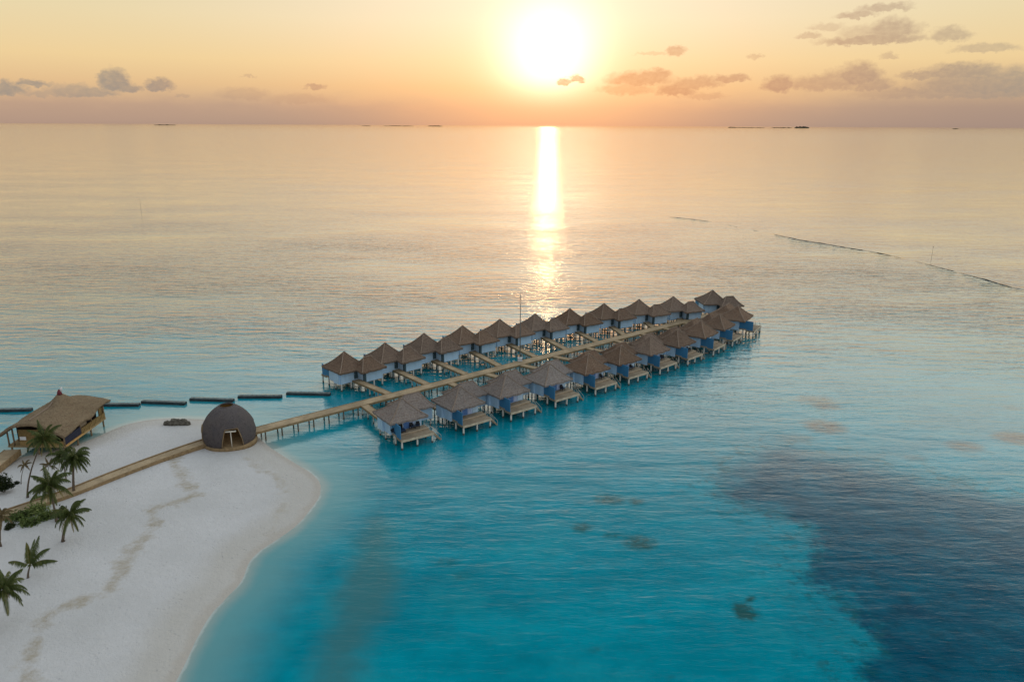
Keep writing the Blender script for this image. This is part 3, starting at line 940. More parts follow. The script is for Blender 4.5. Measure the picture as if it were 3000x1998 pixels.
n1 = t.noise(co, 0.7, 4, 0.6); n2 = t.noise(t.mapping(co, (1, 1, 3)), 5, 3, 0.7)
c = t.mix(t.mr(n1, 0.3, 0.7), (0.10, 0.095, 0.11), (0.15, 0.125, 0.12))
c = t.mix(t.mr(n2, 0.35, 0.75, 0, 0.8), c, (0.24, 0.21, 0.20))
c = t.mix(t.mr(t.noise(co, 2.2, 5, 0.7), 0.5, 0.75, 0, 0.6), c, (0.05, 0.045, 0.05))
c = t.mix(t.m('MULTIPLY', w.outputs['Fac'], 0.08), c, (0.05, 0.045, 0.05))
t.put(p.inputs['Base Color'], c)
b = t.n('ShaderNodeBump'); b.inputs['Distance'].default_value = 0.22; t.put(b.inputs['Height'], t.m('ADD', n2, t.m('MULTIPLY', w.outputs['Fac'], 0.4))); t.put(p.inputs['Normal'], b.outputs[0])
M['dome'] = mt
M['dome_inside'] = simple('brightened_bamboo_lining', (0.62, 0.42, 0.15), 0.35, 2.5, 0.8, 0.2, 0.02, (6, 6, 0.5))  # bamboo copy with raised albedo, standing in for light entering by the doors
shell = mb.build('shell', [M['dome'], M['dome_inside']], dome, True, fix=False)
so = shell.modifiers.new('solid', 'SOLIDIFY'); so.thickness = 0.22; so.offset = -1; so.material_offset = 1; so.material_offset_rim = 0
MB().tube([(0, 0, 0.3), (0, 0, 1.0), (0, 0, 1.12)], [4.45, 4.5, 4.42], 64).build('plinth', M['kerb'], dome, True)
tp = MB()
for k in range(48):
    a = 2 * PI * k / 48
rimpts = [(1.15 * math.cos(2 * PI * k / 32), 1.15 * math.sin(2 * PI * k / 32), 7.2) for k in range(33)]
tp.tube(rimpts, 0.09, 6, cap=False); tp.build('top_rim', M['dome'], dome, True)
for da, hw_, top in DOORS[:2]:
    fm = MB()
    pts = []
    for s in (-1, 1):
        seq = []
        for i in range(13):
            zz = i / 12; z_ = 1.12 + (top - 1.12) * zz
            lo, hi_ = 0, 1
            for _ in range(30):
                mid = (lo + hi_) / 2
                if prof_r(mid)[1] < z_: lo = mid
                else: hi_ = mid
            r_ = prof_r(lo)[0] + .04
            a = R(da) + s * hw_ * (1 - .42 * zz ** 1.6) / r_
            seq.append((r_ * math.sin(a), -r_ * math.cos(a), z_))
        pts.append(seq)
    fm.tube(pts[0] + pts[1][::-1], 0.07, 6)
    fm.build('door_frame', M['kerb'], dome, True)
a = R(25); rr = 4.0
tpost = thing('doorway_post', 'pale T-shaped timber post standing in the dome doorway', 'post', (DC.x + rr * math.sin(a), DC.y - rr * math.cos(a), 1.1), R(12))
MB().tube([(0, 0, 0), (0, 0, 2.75)], 0.08, 8).build('upright', M['white_post'], tpost, True)
MB().box(-0.85, 0.85, -.1, .1, 2.75, 2.93).build('crossbar', M['white_post'], tpost)

# ------------------------------------------------------------------ boardwalk on the beach
bp = [G(*q, 1.3) for q in [(634, 1283), (590, 1297), (470, 1338), (300, 1403), (235, 1431), (100, 1477), (-60, 1530)]]
bw = thing('boardwalk', 'raised tan timber boardwalk with edge beams crossing the sand to the dome', 'boardwalk', (0, 0, 0))
Lp, Rp = [], []
fine = []
for i in range(len(bp) - 1):
    for k in range(6): fine.append(bp[i].lerp(bp[i + 1], k / 6))
fine.append(bp[-1])
fine = [sum((fine[max(0, min(len(fine) - 1, i + q))] for q in range(-3, 4)), Vector()) / 7 for i in range(len(fine))]
dm, km = MB(), MB()
T, B = [], []
for i, q in enumerate(fine):
    dd_ = (fine[min(i + 1, len(fine) - 1)] - fine[max(i - 1, 0)]).normalized(); nn = Vector((-dd_.y, dd_.x, 0))
    T.append([q + nn * 1.05 + Vector((0, 0, -.02)), q - nn * 1.05 + Vector((0, 0, -.02))])
    B.append((q, nn))
dm.grid(T)
dk = dm.build('deck', M['jetty_deck'], bw)
for f_ in dk.data.polygons: pass
for s in (-1, 1):
    P = []
    for q, nn in B:
        o1, o2 = q + nn * s * 1.05, q + nn * s * 1.25
        P.append([o1 + Vector((0, 0, -.8)), o1 + Vector((0, 0, .14)), o2 + Vector((0, 0, .14)), o2 + Vector((0, 0, -.8))])
    MB().grid(P, wrap=True).build('edge_beam', M['kerb'], bw)

# ------------------------------------------------------------------ big hut
hut = thing('thatched_hut', 'large hut with a sweeping peaked brown thatch roof and ochre walls on short stilts', 'hut', (-78.5, 120.5, 0))
X0, X1, Y0, Y1 = -4.7, 4.7, -5.9, 6.6   # local box
HF = 1.75


def hut_h(x, y):
    s = min(1, abs(x / 5.6))
    fr = max(0.0, min(1.0, (-y - 0.5) / 6.0))
    vault = 4.3 - 0.6 * fr + (1.05 + 1.55 * fr) * (1 - s ** 2.1)
    rr_ = math.hypot((x - 0.8) / 6.2, (y - 0.9) / 8.0)
    rr2 = math.hypot((x - 0.8) / 2.4, (y - 0.9) / 2.8)
    # ridge running from the peak out to the gable at the back right
    k = max(0, min(1, ((x - 0.8) * 4.6 + (y - 0.9) * 5.4) / (4.6 ** 2 + 5.4 ** 2)))
    dr = math.hypot(x - (0.8 + 4.6 * k), y - (0.9 + 5.4 * k))
    wing = 0.6 * math.exp(-(dr / 2.0) ** 2) * k ** 0.7
    dip = -0.75 * math.exp(-((x - 5.4) / 2.4) ** 2 - ((y - 0.9) / 2.0) ** 2)
    return vault + 1.95 * max(0, 1 - rr_) ** 1.1 + 1.25 * max(0, 1 - rr2) ** 1.2 + wing + dip


P, Q = [], []
ni, nj = 40, 52
for i in range(ni + 1):
    row = []
    for j in range(nj + 1):
        x = -5.4 + 11.0 * i / ni; y = -7.2 + 14.9 * j / nj
        if y < 0: x *= 1.0 - 0.02 * 0
        bx = 1.0
        yy = y - 0.55 * (1 - (x / 5.6) ** 2) * (1 if y < -2 else 0) * ((-y - 2) / 4.9 if y < -2 else 0)
        row.append(Vector((x + .12 * noise.noise(Vector((y * 2.1, x, 8))), yy + .12 * noise.noise(Vector((x * 2.1, y, 3))), hut_h(x, y) + .10 * noise.noise(Vector((x * 1.2, y * 1.2, 4))) + .05 * noise.noise(Vector((x * 3.2, y * 3.2, 6))))))
    P.append(row)
rm_ = MB().grid(P)
ro_ = rm_.build('roof', M['thatch_gold'], hut, True, fix=False)
bmx = ro_.modifiers.new('solid', 'SOLIDIFY'); bmx.thickness = 0.42; bmx.offset = 1 if ro_.data.polygons[0].normal.z < 0 else -1
seam = MB()
pts = []
for k in range(10):
    y = -0.6 - 5.6 * k / 9; x = 0.3 - 0.5 * k / 9
    pts.append((x, y - 0.3 * k / 9, hut_h(x, y) + .06))
seam.tube(pts, 0.09, 5); seam.build('roof_seam', M['ridge'], ro_)
pk = hut_h(0.8, 0.9)
MB().tube([(0.8, 0.9, pk - .3), (0.8, 0.9, pk + .25), (0.8, 0.9, pk + .6)], [0.42, 0.3, 0.08], 10).build('roof_finial', M['red_cap'], ro_, True)
MB().tube([(1.05, 1.0, pk + .2), (1.15, 1.0, pk + .75), (1.3, 1.0, pk + 1.0)], [0.14, .2, .05], 7).build('roof_vane', M['white_sign'], ro_, True)
MB().box(X0 - .1, X1 + .1, Y0 - .1, Y1, HF - .35, HF).build('floor', M['hut_floor'], hut)
MB().box(X0 + .6, X1 - 1.2, Y0 + 1.6, Y1 - .6, HF, 4.4).build('inner_wall', M['hut_dark'], hut)
# front wall, with the openings left
MB().box(X0 + 1.9, X1 - 1.6, Y0, Y0 + .15, HF, HF + 2.75).build('front_wall', M['hut_wall'], hut)
MB().box(X0 + 1.9, X1 - .2, Y0 - .02, Y0 + .17, HF - .05, HF + .7).build('front_skirting', M['bamboo'], hut)
MB().box(X1 - .15, X1, Y0 + .1, Y0 + 4.8, HF + .05, HF + 1.35).build('side_panel', M['hut_blue'], hut)
MB().box(X1 + .02, X1 + .32, Y0 - .1, Y0 + 5.0, HF - .1, HF + .06).build('side_rail', M['sunlit_rail'], hut)
MB().box(X1 - .18, X1 + .05, Y0 + 4.9, Y1, HF - .1, HF + .95).build('balcony_wall', M['hut_wall'], hut)
for k in range(4):
    y = Y0 + 5.3 + k * 1.75
    MB().beam((X1 + .1, y, HF - .1), (X1 + .1, y + 1.3, HF + 1.0), .1, .14).build('balcony_brace', M['bamboo'], hut)
MB().box(X1 - .5, X1 - .3, Y0 + 4.9, Y0 + 7.2, HF + .95, 4.3).build('side_wall', M['villa_deck'], hut)
MB().box(X1 - .45, X1 - .25, Y1 - 1.2, Y1, HF - .5, 4.5).build('side_wall', M['hut_wall'], hut)
for x, y in ((X0 + .1, Y0), (X0 + 1.0, Y0), (X0 + .1, Y0 + 4), (X1 - .1, Y0), (X1 - .1, Y0 + 4.85), (X1 - .1, Y1 - .1), (X0 + .1, Y1 - .1), (X1 - .1, Y0 + 8.3)):
    MB().tube([(x, y, HF - .2), (x, y, 4.7)], .13, 8).build('column', M['timber'], hut, True)
for x in (X0 + .3, 0, X1 - .3):
    for y in (Y0 + .2, -2, 2.2, Y1 - .3):
        MB().tube([(x, y, -1.2), (x, y, HF - .3)], .15, 7).build('stilt', M['timber'], hut, True)
sg = G(76, 1283, 3.0)
sign = thing('notice_board', 'small plain white board on the ochre front wall of the big hut', 'board', (-78.5 + X0 + 2.6, 120.5 + Y0 - .04, HF + 1.0))
MB().box(-.5, .5, -.05, 0, 0, .55).build('panel', M['white_sign'], sign)
MB().box(-.55, .55, -.07, -.051, -.05, 0.0).build('ledge', M['white_post'], sign)
# ramp walkway from the hut
ra = G(36, 1317, 1.6); rb_ = G(-70, 1412, 1.2)
walkway('hut_walkway', 'wide timber walkway leading from the big hut towards the left photo edge', 'walkway', (ra, rb_), 2.3, 0.05, None, 3, pile=False, z=1.6, thick=0.9)

# ------------------------------------------------------------------ rock on the beach
rp = G(516, 1245, 0.3)
rk = MB()
for (ox, oy, sx_, sy_, sz_) in ((-.2, 0, 1.0, .7, .75), (.9, .1, .9, .65, .65), (-1.15, -.1, .55, .5, .5), (1.6, -.05, .5, .45, .4)):
    P = []
    for i in range(11):
        ph = PI * i / 10
        row = []
        for k in range(16):
            th_ = 2 * PI * k / 16
            v = Vector((math.sin(ph) * math.cos(th_), math.sin(ph) * math.sin(th_), math.cos(ph)))
            q = 1 + .35 * noise.noise(v * 2.1 + Vector((ox, 5, 0)))
            row.append((ox + v.x * sx_ * q, oy + v.y * sy_ * q, v.z * sz_ * q))
        P.append(row)
    rk.grid(P, wrap=True)
o = rk.build('coral_rock', M['rock'], None, False)
o.location = (rp.x, rp.y, ground(rp.x, rp.y) + .05); o.scale = (1.3, 1.3, 1.5); tag(o, 'low dark lumpy rock lying on the sand left of the dome', 'rock')

# ------------------------------------------------------------------ palms
def set_tint(o, vals):
    a = o.data.attributes.new('tint', 'FLOAT', 'FACE'); a.data.foreach_set('value', vals)


def frond(mb, tint, base, az, el, L, droop, rng, width=0.55, t0=0.4, nl=26):
    d0 = Vector((math.cos(az) * math.cos(el), math.sin(az) * math.cos(el), math.sin(el)))
    pts = [Vector(base)]
    n = 12
    d_ = d0.copy()
    for i in range(n):
        d_ = (d_ + Vector((0, 0, -droop * (0.35 + 1.3 * i / n) / n))).normalized()
        pts.append(pts[-1] + d_ * L / n)
    rad = [0.035 * (1 - .8 * i / n) + .006 for i in range(n + 1)]
    f0 = len(mb.f)
    mb.tube(pts, rad, 4, 0)
    tint += [min(1, t0 + .25)] * (len(mb.f) - f0)
    for k in range(nl):
        s = 0.12 + 0.88 * k / (nl - 1)
        x = s * n; i = min(int(x), n - 1); q = pts[i].lerp(pts[i + 1], x - i)
        tg = (pts[i + 1] - pts[i]).normalized()
        side = tg.cross(Vector((0, 0, 1)))
        side = side.normalized() if side.length > .05 else Vector((1, 0, 0))
        up = side.cross(tg)
        ll = width * L * 0.46 * (math.sin(PI * min(1, s * .82 + .14)) ** .7) * rng.uniform(.8, 1.1)
        for sg_ in (-1, 1):
            dr = (side * sg_ * .8 + tg * .65 + up * rng.uniform(-.35, .1) + Vector((0, 0, -.8 - .8 * s))).normalized()
            wv = tg * (.05 + .014 * L)
            mid = q + dr * ll * .5 + Vector((0, 0, .03))
            tip = q + dr * ll + Vector((0, 0, -.16 * ll))
            mb.add([q - wv * .5, q + wv * .5, mid + wv * .6, mid - wv * .6], [(0, 1, 2, 3)])
            mb.add([mid - wv * .6, mid + wv * .6, tip], [(0, 1, 2)])
            tv = min(1, max(0, t0 + rng.uniform(-.22, .22)))
            tint += [tv, tv]


def palm(basepx, crownpx, label, nf=16, L=2.6, seed=1, t0=0.4, mat='frond', r0=.17, lean=None, fr=None, zbase=None, droop=(.9, 1.9), cat='palm tree', name='palm_tree', wid=.55, nl=26):
    rng = random.Random(seed)
    b0_ = G(*basepx, 1.0)
    zb = ground(b0_.x, b0_.y); b0_ = G(*basepx, zb)
    # crown: in the vertical plane of the trunk, at the height where the photograph shows it
    q0, r_ = Vector((0, 0, CAM_H)), Vector(ray(*crownpx))
    tt = b0_.y / r_.y
    cw = q0 + r_ * tt
    root = thing(name, label, cat, (b0_.x, b0_.y, zb - .05), 0, None)
    top = cw - Vector((b0_.x, b0_.y, zb - .05))
    top.y += rng.uniform(-.3, .3)
    n = 9
    pts = []
    for i in range(n + 1):
        s = i / n
        pts.append(Vector((top.x * s ** 1.5, top.y * s ** 1.5, top.z * s)) + Vector((0, 0, 0)))
    MB().tube(pts, [r0 * (1.45 if i == 0 else 1.0 - .45 * i / n) for i in range(n + 1)], 8).build('trunk', M['trunk'], root, True)
    mb, tint = MB(), []
    if fr is None:
        fr = []
        for k in range(nf):
            a = 2.39996 * k + rng.uniform(-.25, .25)
            s = k / max(1, nf - 1)
            fr.append((a, R(72 - 95 * s ** 1.1 + rng.uniform(-8, 8)), L * rng.uniform(.85, 1.1), rng.uniform(*droop)))
    if nf > 12:
        for k in range(5):
            frond(mb, tint, pts[-1] + Vector((0, 0, -.1)), rng.uniform(0, 6.28), R(rng.uniform(-45, -15)), L * rng.uniform(.6, .85), rng.uniform(1.6, 2.6), rng, wid * .7, .85, 18)
    for (a, e, l_, dr) in fr: frond(mb, tint, pts[-1], a, e, l_, dr, rng, wid, t0 + rng.uniform(-.1, .12), nl)
    c_ = mb.build('crown', M[mat], root, False, fix=False)
    set_tint(c_, tint)
    return root


palm((81, 1457), (131, 1283), 'tallest palm, with a thin leaning trunk, in front of the big hut', 20, 2.9, 1, .36, r0=.13, droop=(1.2, 2.4))
palm((217, 1443), (214, 1345), 'bushy palm with hanging fronds standing beside the boardwalk', 30, 2.8, 2, .3, r0=.2, droop=(1.6, 3.0))
palm((195, 1410), (184, 1333), 'slim palm half hidden behind the bushy palm at the boardwalk', 14, 2.4, 3, .34, r0=.1, droop=(1.2, 2.4))
palm((166, 1527), (148, 1420), 'wide palm with arching fronds rising out of the green shrubs', 24, 3.1, 4, .36, r0=.16, droop=(1.0, 2.3))
palm((185, 1585), (203, 1508), 'stout palm on bare sand right of the green shrubs', 20, 2.7, 5, .4, r0=.2, droop=(1.4, 2.8))
palm((82, 1692), (85, 1660), 'small young palm with few long fronds alone on the sand', 0, 2.4, 6, .45, r0=.13,
     fr=[(R(172), R(28), 2.9, 1.0), (R(8), R(30), 3.2, .95), (R(12), R(34), 2.7, 1.1), (R(60), R(72), 3.6, .8), (R(70), R(80), 3.2, 1.5), (R(35), R(62), 3.0, 1.6), (R(120), R(75), 2.8, .6), (R(300), R(50), 1.6, 1.2)])
palm((2, 1600), (6, 1508), 'thin reddish palm at the left photo edge beside the green shrubs', 11, 1.9, 7, .5, 'frond_dry', r0=.12, droop=(1.6, 2.6))
palm((-22, 1830), (14, 1722), 'palm with broad green fronds at the lower left photo edge', 22, 2.9, 8, .42, r0=.16, droop=(1.3, 2.5))
palm((62, 1417), (72, 1362), 'spindly sparse palm with a curved trunk on the sand before the hut walkway', 8, 1.3, 9, .45, 'frond_dry', r0=.06, droop=(1.5, 2.6), nl=16)
palm((140, 1412), (143, 1362), 'dry brown palm sapling between the tall palm and the bushy palm', 9, 1.5, 10, .5, 'frond_dry', r0=.06, droop=(.4, 1.4), nl=16)


# ------------------------------------------------------------------ shrubs
def leaf_cloud(mb, tint, c, rx, ry, rz_, n, size, rng, t0):
    for _ in range(n):
        while True:
            v = Vector((rng.uniform(-1, 1), rng.uniform(-1, 1), rng.uniform(-.25, 1)))
            if .25 < v.length < 1: break
        q = 1 + .4 * noise.noise(v * 2.3 + Vector(c))
        pt = Vector(c) + Vector((v.x * rx * q, v.y * ry * q, max(.02, v.z * rz_ * q)))
        a = Vector((rng.gauss(0, 1), rng.gauss(0, 1), rng.gauss(0, .5))).normalized()
        b_ = a.orthogonal().normalized()
        b_ = (b_ * math.cos(rng.uniform(0, 6)) + a.cross(b_) * math.sin(rng.uniform(0, 6)))
        s = size * rng.uniform(.6, 1.3)
        mb.add([pt - a * s, pt + b_ * s * .45, pt + a * s, pt - b_ * s * .45], [(0, 1, 2, 3)])
        cl = noise.noise(pt * 1.6)
        tint.append(min(1, max(0, t0 + .45 * cl + rng.uniform(-.18, .18))))


def shrub(px, rx, ry, rz_, label, seed, t0=.45, mat='leaf', n=900, trunk=0.0):
    rng = random.Random(seed)
    b0_ = G(*px, 1.0); zb = ground(b0_.x, b0_.y); b0_ = G(*px, zb)
    root = thing('shrub' if not trunk else 'screw_pine', label, 'shrub' if not trunk else 'tree', (b0_.x, b0_.y, zb))
    st = MB()
    for k in range(5):
        a = rng.uniform(0, 6.28)
        st.tube([(0.1 * math.cos(a), .1 * math.sin(a), -.1), (rx * .3 * math.cos(a), ry * .3 * math.sin(a), trunk + rz_ * .35), (rx * .6 * math.cos(a), ry * .6 * math.sin(a), trunk + rz_ * .6)],
                [.05 + .04 * (trunk > 0), .04, .015], 5)
    st.build('stem' if not trunk else 'trunk', M['trunk_dark'], root, True)
    mb, tint = MB(), []
    for k in range(7):
        a = rng.uniform(0, 6.28); rr_ = rng.uniform(0.1, .6)
        leaf_cloud(mb, tint, (rx * rr_ * math.cos(a), ry * rr_ * math.sin(a), trunk), rx * .7, ry * .7, rz_ * rng.uniform(.65, 1.0), n // 7, .17, rng, t0)
    c_ = mb.build('foliage' if not trunk else 'crown', M[mat], root, False, fix=False)
    set_tint(c_, tint)
    return root


shrub((105, 1498), 1.7, 1.5, 1.5, 'pale green leafy shrub in the middle of the planting beside the boardwalk', 21, .62, n=1300)
shrub((58, 1518), 1.5, 1.3, 1.3, 'dark green shrub at the left end of the planting beside the boardwalk', 22, .3, n=1100)
shrub((88, 1535), 1.7, 1.1, 1.0, 'low green shrub at the front of the planting, edging the open sand', 23, .42, n=1100)
shrub((140, 1515), 1.3, 1.2, 1.2, 'mid green shrub at the right end of the planting, by the wide palm', 24, .45, n=1000)
shrub((184, 1512), .8, .8, 1.6, 'narrow dark shrub behind the stout palm on the sand', 25, .2, 'leaf_dark', n=600)
shrub((125, 1462), 1.4, .9, .8, 'small yellowish shrub pressed against the boardwalk edge', 26, .55, n=700)
shrub((12, 1440), 1.3, 1.3, 2.6, 'dark bushy tree at the left photo edge above the boardwalk', 27, .35, 'leaf_dark', n=1700, trunk=.7)
shrub((50, 1416), .35, .35, .5, 'tiny round brown shrub on the sand near the spindly palm', 28, .4, 'leaf_dark', n=200)
shrub((30, 1545), .7, .8, .9, 'reddish scrubby shrub beside the thin palm at the photo edge', 29, .6, 'leaf_dark', n=400)

# ------------------------------------------------------------------ marker posts, far islands
for px, lab in (((2729, 757), 'thin marker post in the water beyond the reef line on the right'), ((414, 622), 'thin marker post in the open water far left of the sun')):
    q = G(*px, 0)
    hgt_ = 5.0 if px[0] > 2000 else 8.0
    r = thing('marker_post', lab, 'post', (q.x, q.y, 0), 0, 'marker posts in the water')
    MB().tube([(0, 0, -1), (0, 0, hgt_)], [.06, .04], 6).build('pole', M['post_marker'], r, True)
    MB().box(-.08, .08, -.08, .08, hgt_ - .5, hgt_).build('topmark', M['post_marker'], r)

ISL = [(483, 160 * .33, 1.0), (1073, 25, .7), (1168, 85, .8), (1275, 42, 1.3), (2145, 22, 1.4), (2190, 90, .8), (2290, 55, 1.0), (2349, 38, 2.9), (2800, 14, 1.0)]
for px, wpx, hpx in ISL:
    D = 26000.0
    az, _ = AE(px, 372)
    L = wpx / F_PX * D; H_ = hpx / F_PX * D * 2.2
    rng = random.Random(int(px))
    P = []
    nx_, ny_ = 40, 6
    for i in range(nx_ + 1):
        s = i / nx_
        env = (math.sin(PI * s) ** .35) if 0 < s < 1 else 0
        hh = H_ * env * (.65 + .5 * noise.noise(Vector((s * 9, px, 0))))
        P.append([((s - .5) * L, (j / ny_ - .5) * L * .35, max(-1, hh * math.sin(PI * j / ny_) - (.5 if j in (0, ny_) else 0))) for j in range(ny_ + 1)])
    o = MB().grid(P).build('distant_island', M['island'], None, True)
    o.location = (D * math.sin(R(az)), D * math.cos(R(az)), 0); o.rotation_euler = (0, 0, -R(az))
    tag(o, kind='structure')

# ------------------------------------------------------------------ world
W = bpy.data.worlds.new('World'); S.world = W; W.use_nodes = True
t = NT(W.node_tree)
bg = t.N['Background']
dirv = t.coord('Generated')
nrm = t.n('ShaderNodeVectorMath', operation='NORMALIZE'); t.put(nrm.inputs[0], dirv); dirv = nrm.outputs[0]
sx = t.n('ShaderNodeSeparateXYZ'); t.put(sx.inputs[0], dirv)
deg = 180 / PI
el = t.m('MULTIPLY', t.m('ARCSINE', sx.outputs[2]), deg)
az = t.m('MULTIPLY', t.m('ARCTAN2', sx.outputs[0], sx.outputs[1]), deg)
dz = t.m('SUBTRACT', az, SUN_AZ)
adz = t.m('ABSOLUTE', dz)
e_ = t.m('DIVIDE', t.m('MAXIMUM', el, 0.0), 90.0)
e_ = t.m('POWER', e_, 0.5)          # 0 horizon, sqrt spacing
P_ = lambda d: math.sqrt(d / 90)
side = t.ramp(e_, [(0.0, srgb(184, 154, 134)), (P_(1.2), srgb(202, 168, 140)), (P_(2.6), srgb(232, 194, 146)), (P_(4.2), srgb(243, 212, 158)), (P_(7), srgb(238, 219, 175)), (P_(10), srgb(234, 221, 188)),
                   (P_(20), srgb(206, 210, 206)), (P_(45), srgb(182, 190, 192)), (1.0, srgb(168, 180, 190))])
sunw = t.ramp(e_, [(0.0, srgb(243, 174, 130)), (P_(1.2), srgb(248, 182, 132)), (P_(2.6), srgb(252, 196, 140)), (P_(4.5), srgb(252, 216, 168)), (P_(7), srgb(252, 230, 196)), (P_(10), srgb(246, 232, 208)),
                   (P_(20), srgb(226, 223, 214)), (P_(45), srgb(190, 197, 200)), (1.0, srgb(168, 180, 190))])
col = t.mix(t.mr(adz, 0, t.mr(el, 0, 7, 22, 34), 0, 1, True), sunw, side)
# darker grey-mauve bank low on the right
rb2 = t.m('MULTIPLY', t.mr(dz, 12, 32, 0, 1, True), t.mr(el, 4.5, 0.5, 0, 1, True))
col = t.mix(t.m('MULTIPLY', rb2, 0.5), col, srgb(150, 134, 126))
# away from the sun the dusk sky is dimmer and bluer
back = t.mr(adz, 60, 150, 0, 1, True)
col = t.mix(t.m('MULTIPLY', back, t.mr(el, 60, 5, 0, 0.75)), col, srgb(168, 172, 184))
# low cloud bank texture
cv = t.n('ShaderNodeCombineXYZ'); t.put(cv.inputs[0], az); t.put(cv.inputs[1], el)
cvo = cv.outputs[0]
lowb = t.noise(t.mapping(cvo, (0.35, 1.0, 1)), 1.0, 5, 0.6)
bank = t.m('MULTIPLY', t.mr(t.m('SUBTRACT', t.m('ADD', el, 0.0), t.m('MULTIPLY', lowb, 2.2)), 1.2, -0.6, 0, 1, True), t.mr(adz, 4, 14))
col = t.mix(t.m('MULTIPLY', bank, 0.35), col, srgb(172, 146, 134))
# sun glow
sd = Vector((math.sin(R(SUN_AZ)) * math.cos(R(SUN_EL)), math.cos(R(SUN_AZ)) * math.cos(R(SUN_EL)), math.sin(R(SUN_EL))))
dp = t.n('ShaderNodeVectorMath', operation='DOT_PRODUCT'); t.put(dp.inputs[0], dirv); dp.inputs[1].default_value = sd
gam = t.m('MULTIPLY', t.m('ARCCOSINE', t.m('MINIMUM', dp.outputs['Value'], 1.0)), deg)
g2 = t.m('DIVIDE', gam, 3.15)
core = t.m('EXPONENT', t.m('MULTIPLY', t.m('MULTIPLY', g2, g2), -1.0))
halo = t.m('EXPONENT', t.m('DIVIDE', gam, -4.5))
low = t.mr(el, 0.3, 3.6, 0.02, 1.0, True)
g_core = t.mix(1.0, t.m('MULTIPLY', t.m('MULTIPLY', core, low), 1.05), (1.0, 0.9, 0.76), 'MULTIPLY')
g_halo = t.mix(1.0, t.m('MULTIPLY', t.m('MULTIPLY', halo, t.mr(el, -.2, 3.0, 0.5, 1.0)), 0.38), (1.0, 0.76, 0.48), 'MULTIPLY')
clear = col
col = t.mix(1.0, t.mix(1.0, col, g_core, 'ADD'), g_halo, 'ADD')
lf = t.m('MULTIPLY', t.mr(dz, -8, -40, 0, 1, True), t.mr(el, 6.5, 14, 0, 0.46, True))
col = t.mix(1.0, col, t.m('SUBTRACT', 1.0, lf), 'MULTIPLY')
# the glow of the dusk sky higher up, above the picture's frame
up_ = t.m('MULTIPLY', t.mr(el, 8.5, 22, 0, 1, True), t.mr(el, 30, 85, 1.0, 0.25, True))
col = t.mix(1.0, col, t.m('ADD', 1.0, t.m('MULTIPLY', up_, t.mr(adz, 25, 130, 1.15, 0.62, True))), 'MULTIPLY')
# clouds, each at its own bearing and elevation
CL = [(262, 186, 26, 23, 1), (245, 176, 14, 14, .9), (300, 204, 18, 9, .9), (165, 209, 40, 12, .6), (215, 214, 40, 9, .7), (365, 196, 24, 13, 1), (75, 192, 26, 7, .9), (10, 204, 30, 12, .9), (560, 216, 45, 14, .4), (725, 199, 20, 6, .8),
      (572, 177, 13, 3, .4), (100, 216, 30, 6, .4), (420, 220, 12, 5, .4), (690, 228, 60, 12, .3),
      (1300, 189, 16, 7, .9), (1326, 181, 14, 8, .9), (1470, 182, 62, 17, .9), (1510, 172, 28, 12, .9), (1440, 206, 52, 12, .6), (1555, 207, 36, 14, .95), (1600, 191, 46, 13, .8), (1680, 181, 34, 9, .9), (1790, 194, 28, 17, .95),
      (1890, 192, 62, 16, .75), (1975, 172, 36, 24, .95), (2008, 195, 32, 16, .8), (1930, 180, 40, 16, .7), (2005, 92, 84, 10, .9), (2050, 68, 42, 20, .85), (1985, 75, 40, 14, .5), (2035, 18, 44, 9, .8), (1965, 34, 34, 7, .8),
      (1900, 62, 30, 8, .45), (1858, 84, 22, 6, .6), (2185, 80, 30, 13, .7), (2262, 112, 50, 9, .55), (1555, 118, 17, 11, .8), (1500, 123, 34, 3, .4), (1735, 130, 15, 5, .5), (1620, 222, 40, 7, .5),
      (2240, 190, 90, 26, .8), (2140, 172, 48, 8, .8), (2330, 188, 48, 26, .8), (2100, 210, 34, 7, .7), (2215, 165, 60, 16, .9), (2200, 212, 150, 14, .6), (2120, 68, 8, 12, .3), (2045, 130, 14, 6, .5)]
warp = t.noise(t.mapping(cvo, (1.7, 2.3, 1)), 1.0, 5, 0.6, 0.0, 1)
ws = t.n('ShaderNodeVectorMath', operation='SUBTRACT'); t.put(ws.inputs[0], warp); ws.inputs[1].default_value = (.5, .5, .5)
wm = t.n('ShaderNodeVectorMath', operation='MULTIPLY_ADD'); t.put(wm.inputs[0], ws.outputs[0]); wm.inputs[1].default_value = (1.25, .85, 0); t.put(wm.inputs[2], cvo)
cpos = wm.outputs[0]
mask = None
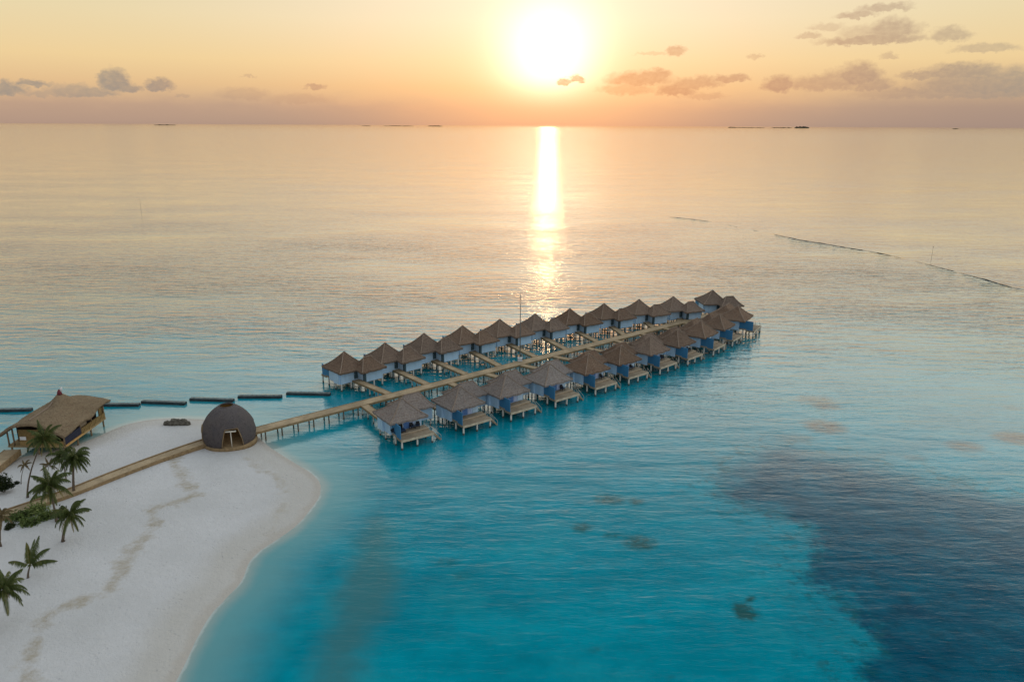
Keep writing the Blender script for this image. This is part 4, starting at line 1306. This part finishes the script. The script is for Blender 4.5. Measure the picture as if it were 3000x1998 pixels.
for cx, cy, rx, ry, k in CL:
    a, e = AE(cx / .78467, cy / .78467)
    rx, ry = rx / .78467 / 38.4 * 1.25, ry / .78467 / 38.4 * 1.35
    nd = t.n('ShaderNodeVectorMath', operation='MULTIPLY_ADD'); t.put(nd.inputs[0], cpos)
    nd.inputs[1].default_value = (1 / rx, 1 / ry, 0); nd.inputs[2].default_value = (-a / rx, -(e - .2 * ry) / ry, 0)
    n2_ = t.n('ShaderNodeVectorMath', operation='MULTIPLY'); t.put(n2_.inputs[0], nd.outputs[0]); n2_.inputs[1].default_value = (-1, -1.9, 0)
    n3_ = t.n('ShaderNodeVectorMath', operation='MAXIMUM'); t.put(n3_.inputs[0], nd.outputs[0]); t.put(n3_.inputs[1], n2_.outputs[0])
    ln = t.n('ShaderNodeVectorMath', operation='LENGTH'); t.put(ln.inputs[0], n3_.outputs[0])
    v = t.mr(ln.outputs['Value'], 1.12, 0.62, 0.0, k)
    mask = v if mask is None else t.m('MAXIMUM', mask, v)
den = t.noise(t.mapping(cvo, (1.0, 1.6, 1)), 2.2, 5, 0.65)
mask = t.m('MULTIPLY', mask, t.mr(den, 0.3, 0.6, 0.72, 1.0))
cc = t.mix(t.mr(adz, 4, 30), srgb(220, 150, 108), srgb(154, 146, 138))
cc = t.mix(t.mr(el, 2, 8, 0, 0.35), cc, t.mix(1.0, clear, (0.75, 0.72, 0.72), 'MULTIPLY'))
col = t.mix(t.m('MULTIPLY', mask, 0.88), col, cc)
# below the horizon
col = t.mix(t.mr(el, 0, -1.5), col, srgb(120, 135, 140))
# physical sky as a share of the light
sk = t.n('ShaderNodeTexSky', sky_type='NISHITA'); sk.sun_disc = False; sk.sun_elevation = R(SUN_EL); sk.sun_rotation = R(SUN_AZ); sk.dust_density = 3.0
skc = t.mix(1.0, sk.outputs[0], (0.06, 0.06, 0.06), 'MULTIPLY')
col = t.mix(0.06, col, skc)
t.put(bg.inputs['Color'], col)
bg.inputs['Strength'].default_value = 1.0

sun = bpy.data.lights.new('sun', 'SUN'); sun.energy = 0.022; sun.angle = R(1.2); sun.color = (1.0, 0.62, 0.30)
so_ = bpy.data.objects.new('sun', sun); C.objects.link(so_)
so_.rotation_euler = (-sd).to_track_quat('-Z', 'Y').to_euler()
so_.location = (0, 0, 100)

# ------------------------------------------------------------------ render settings
S.view_settings.view_transform = 'Standard'
S.view_settings.look = 'None'
S.view_settings.exposure = 0.0
S.view_settings.gamma = 1.0
S.render.engine = 'CYCLES'
S.cycles.use_denoising = True
S.cycles.max_bounces = 6
S.cycles.sample_clamp_indirect = 6.0
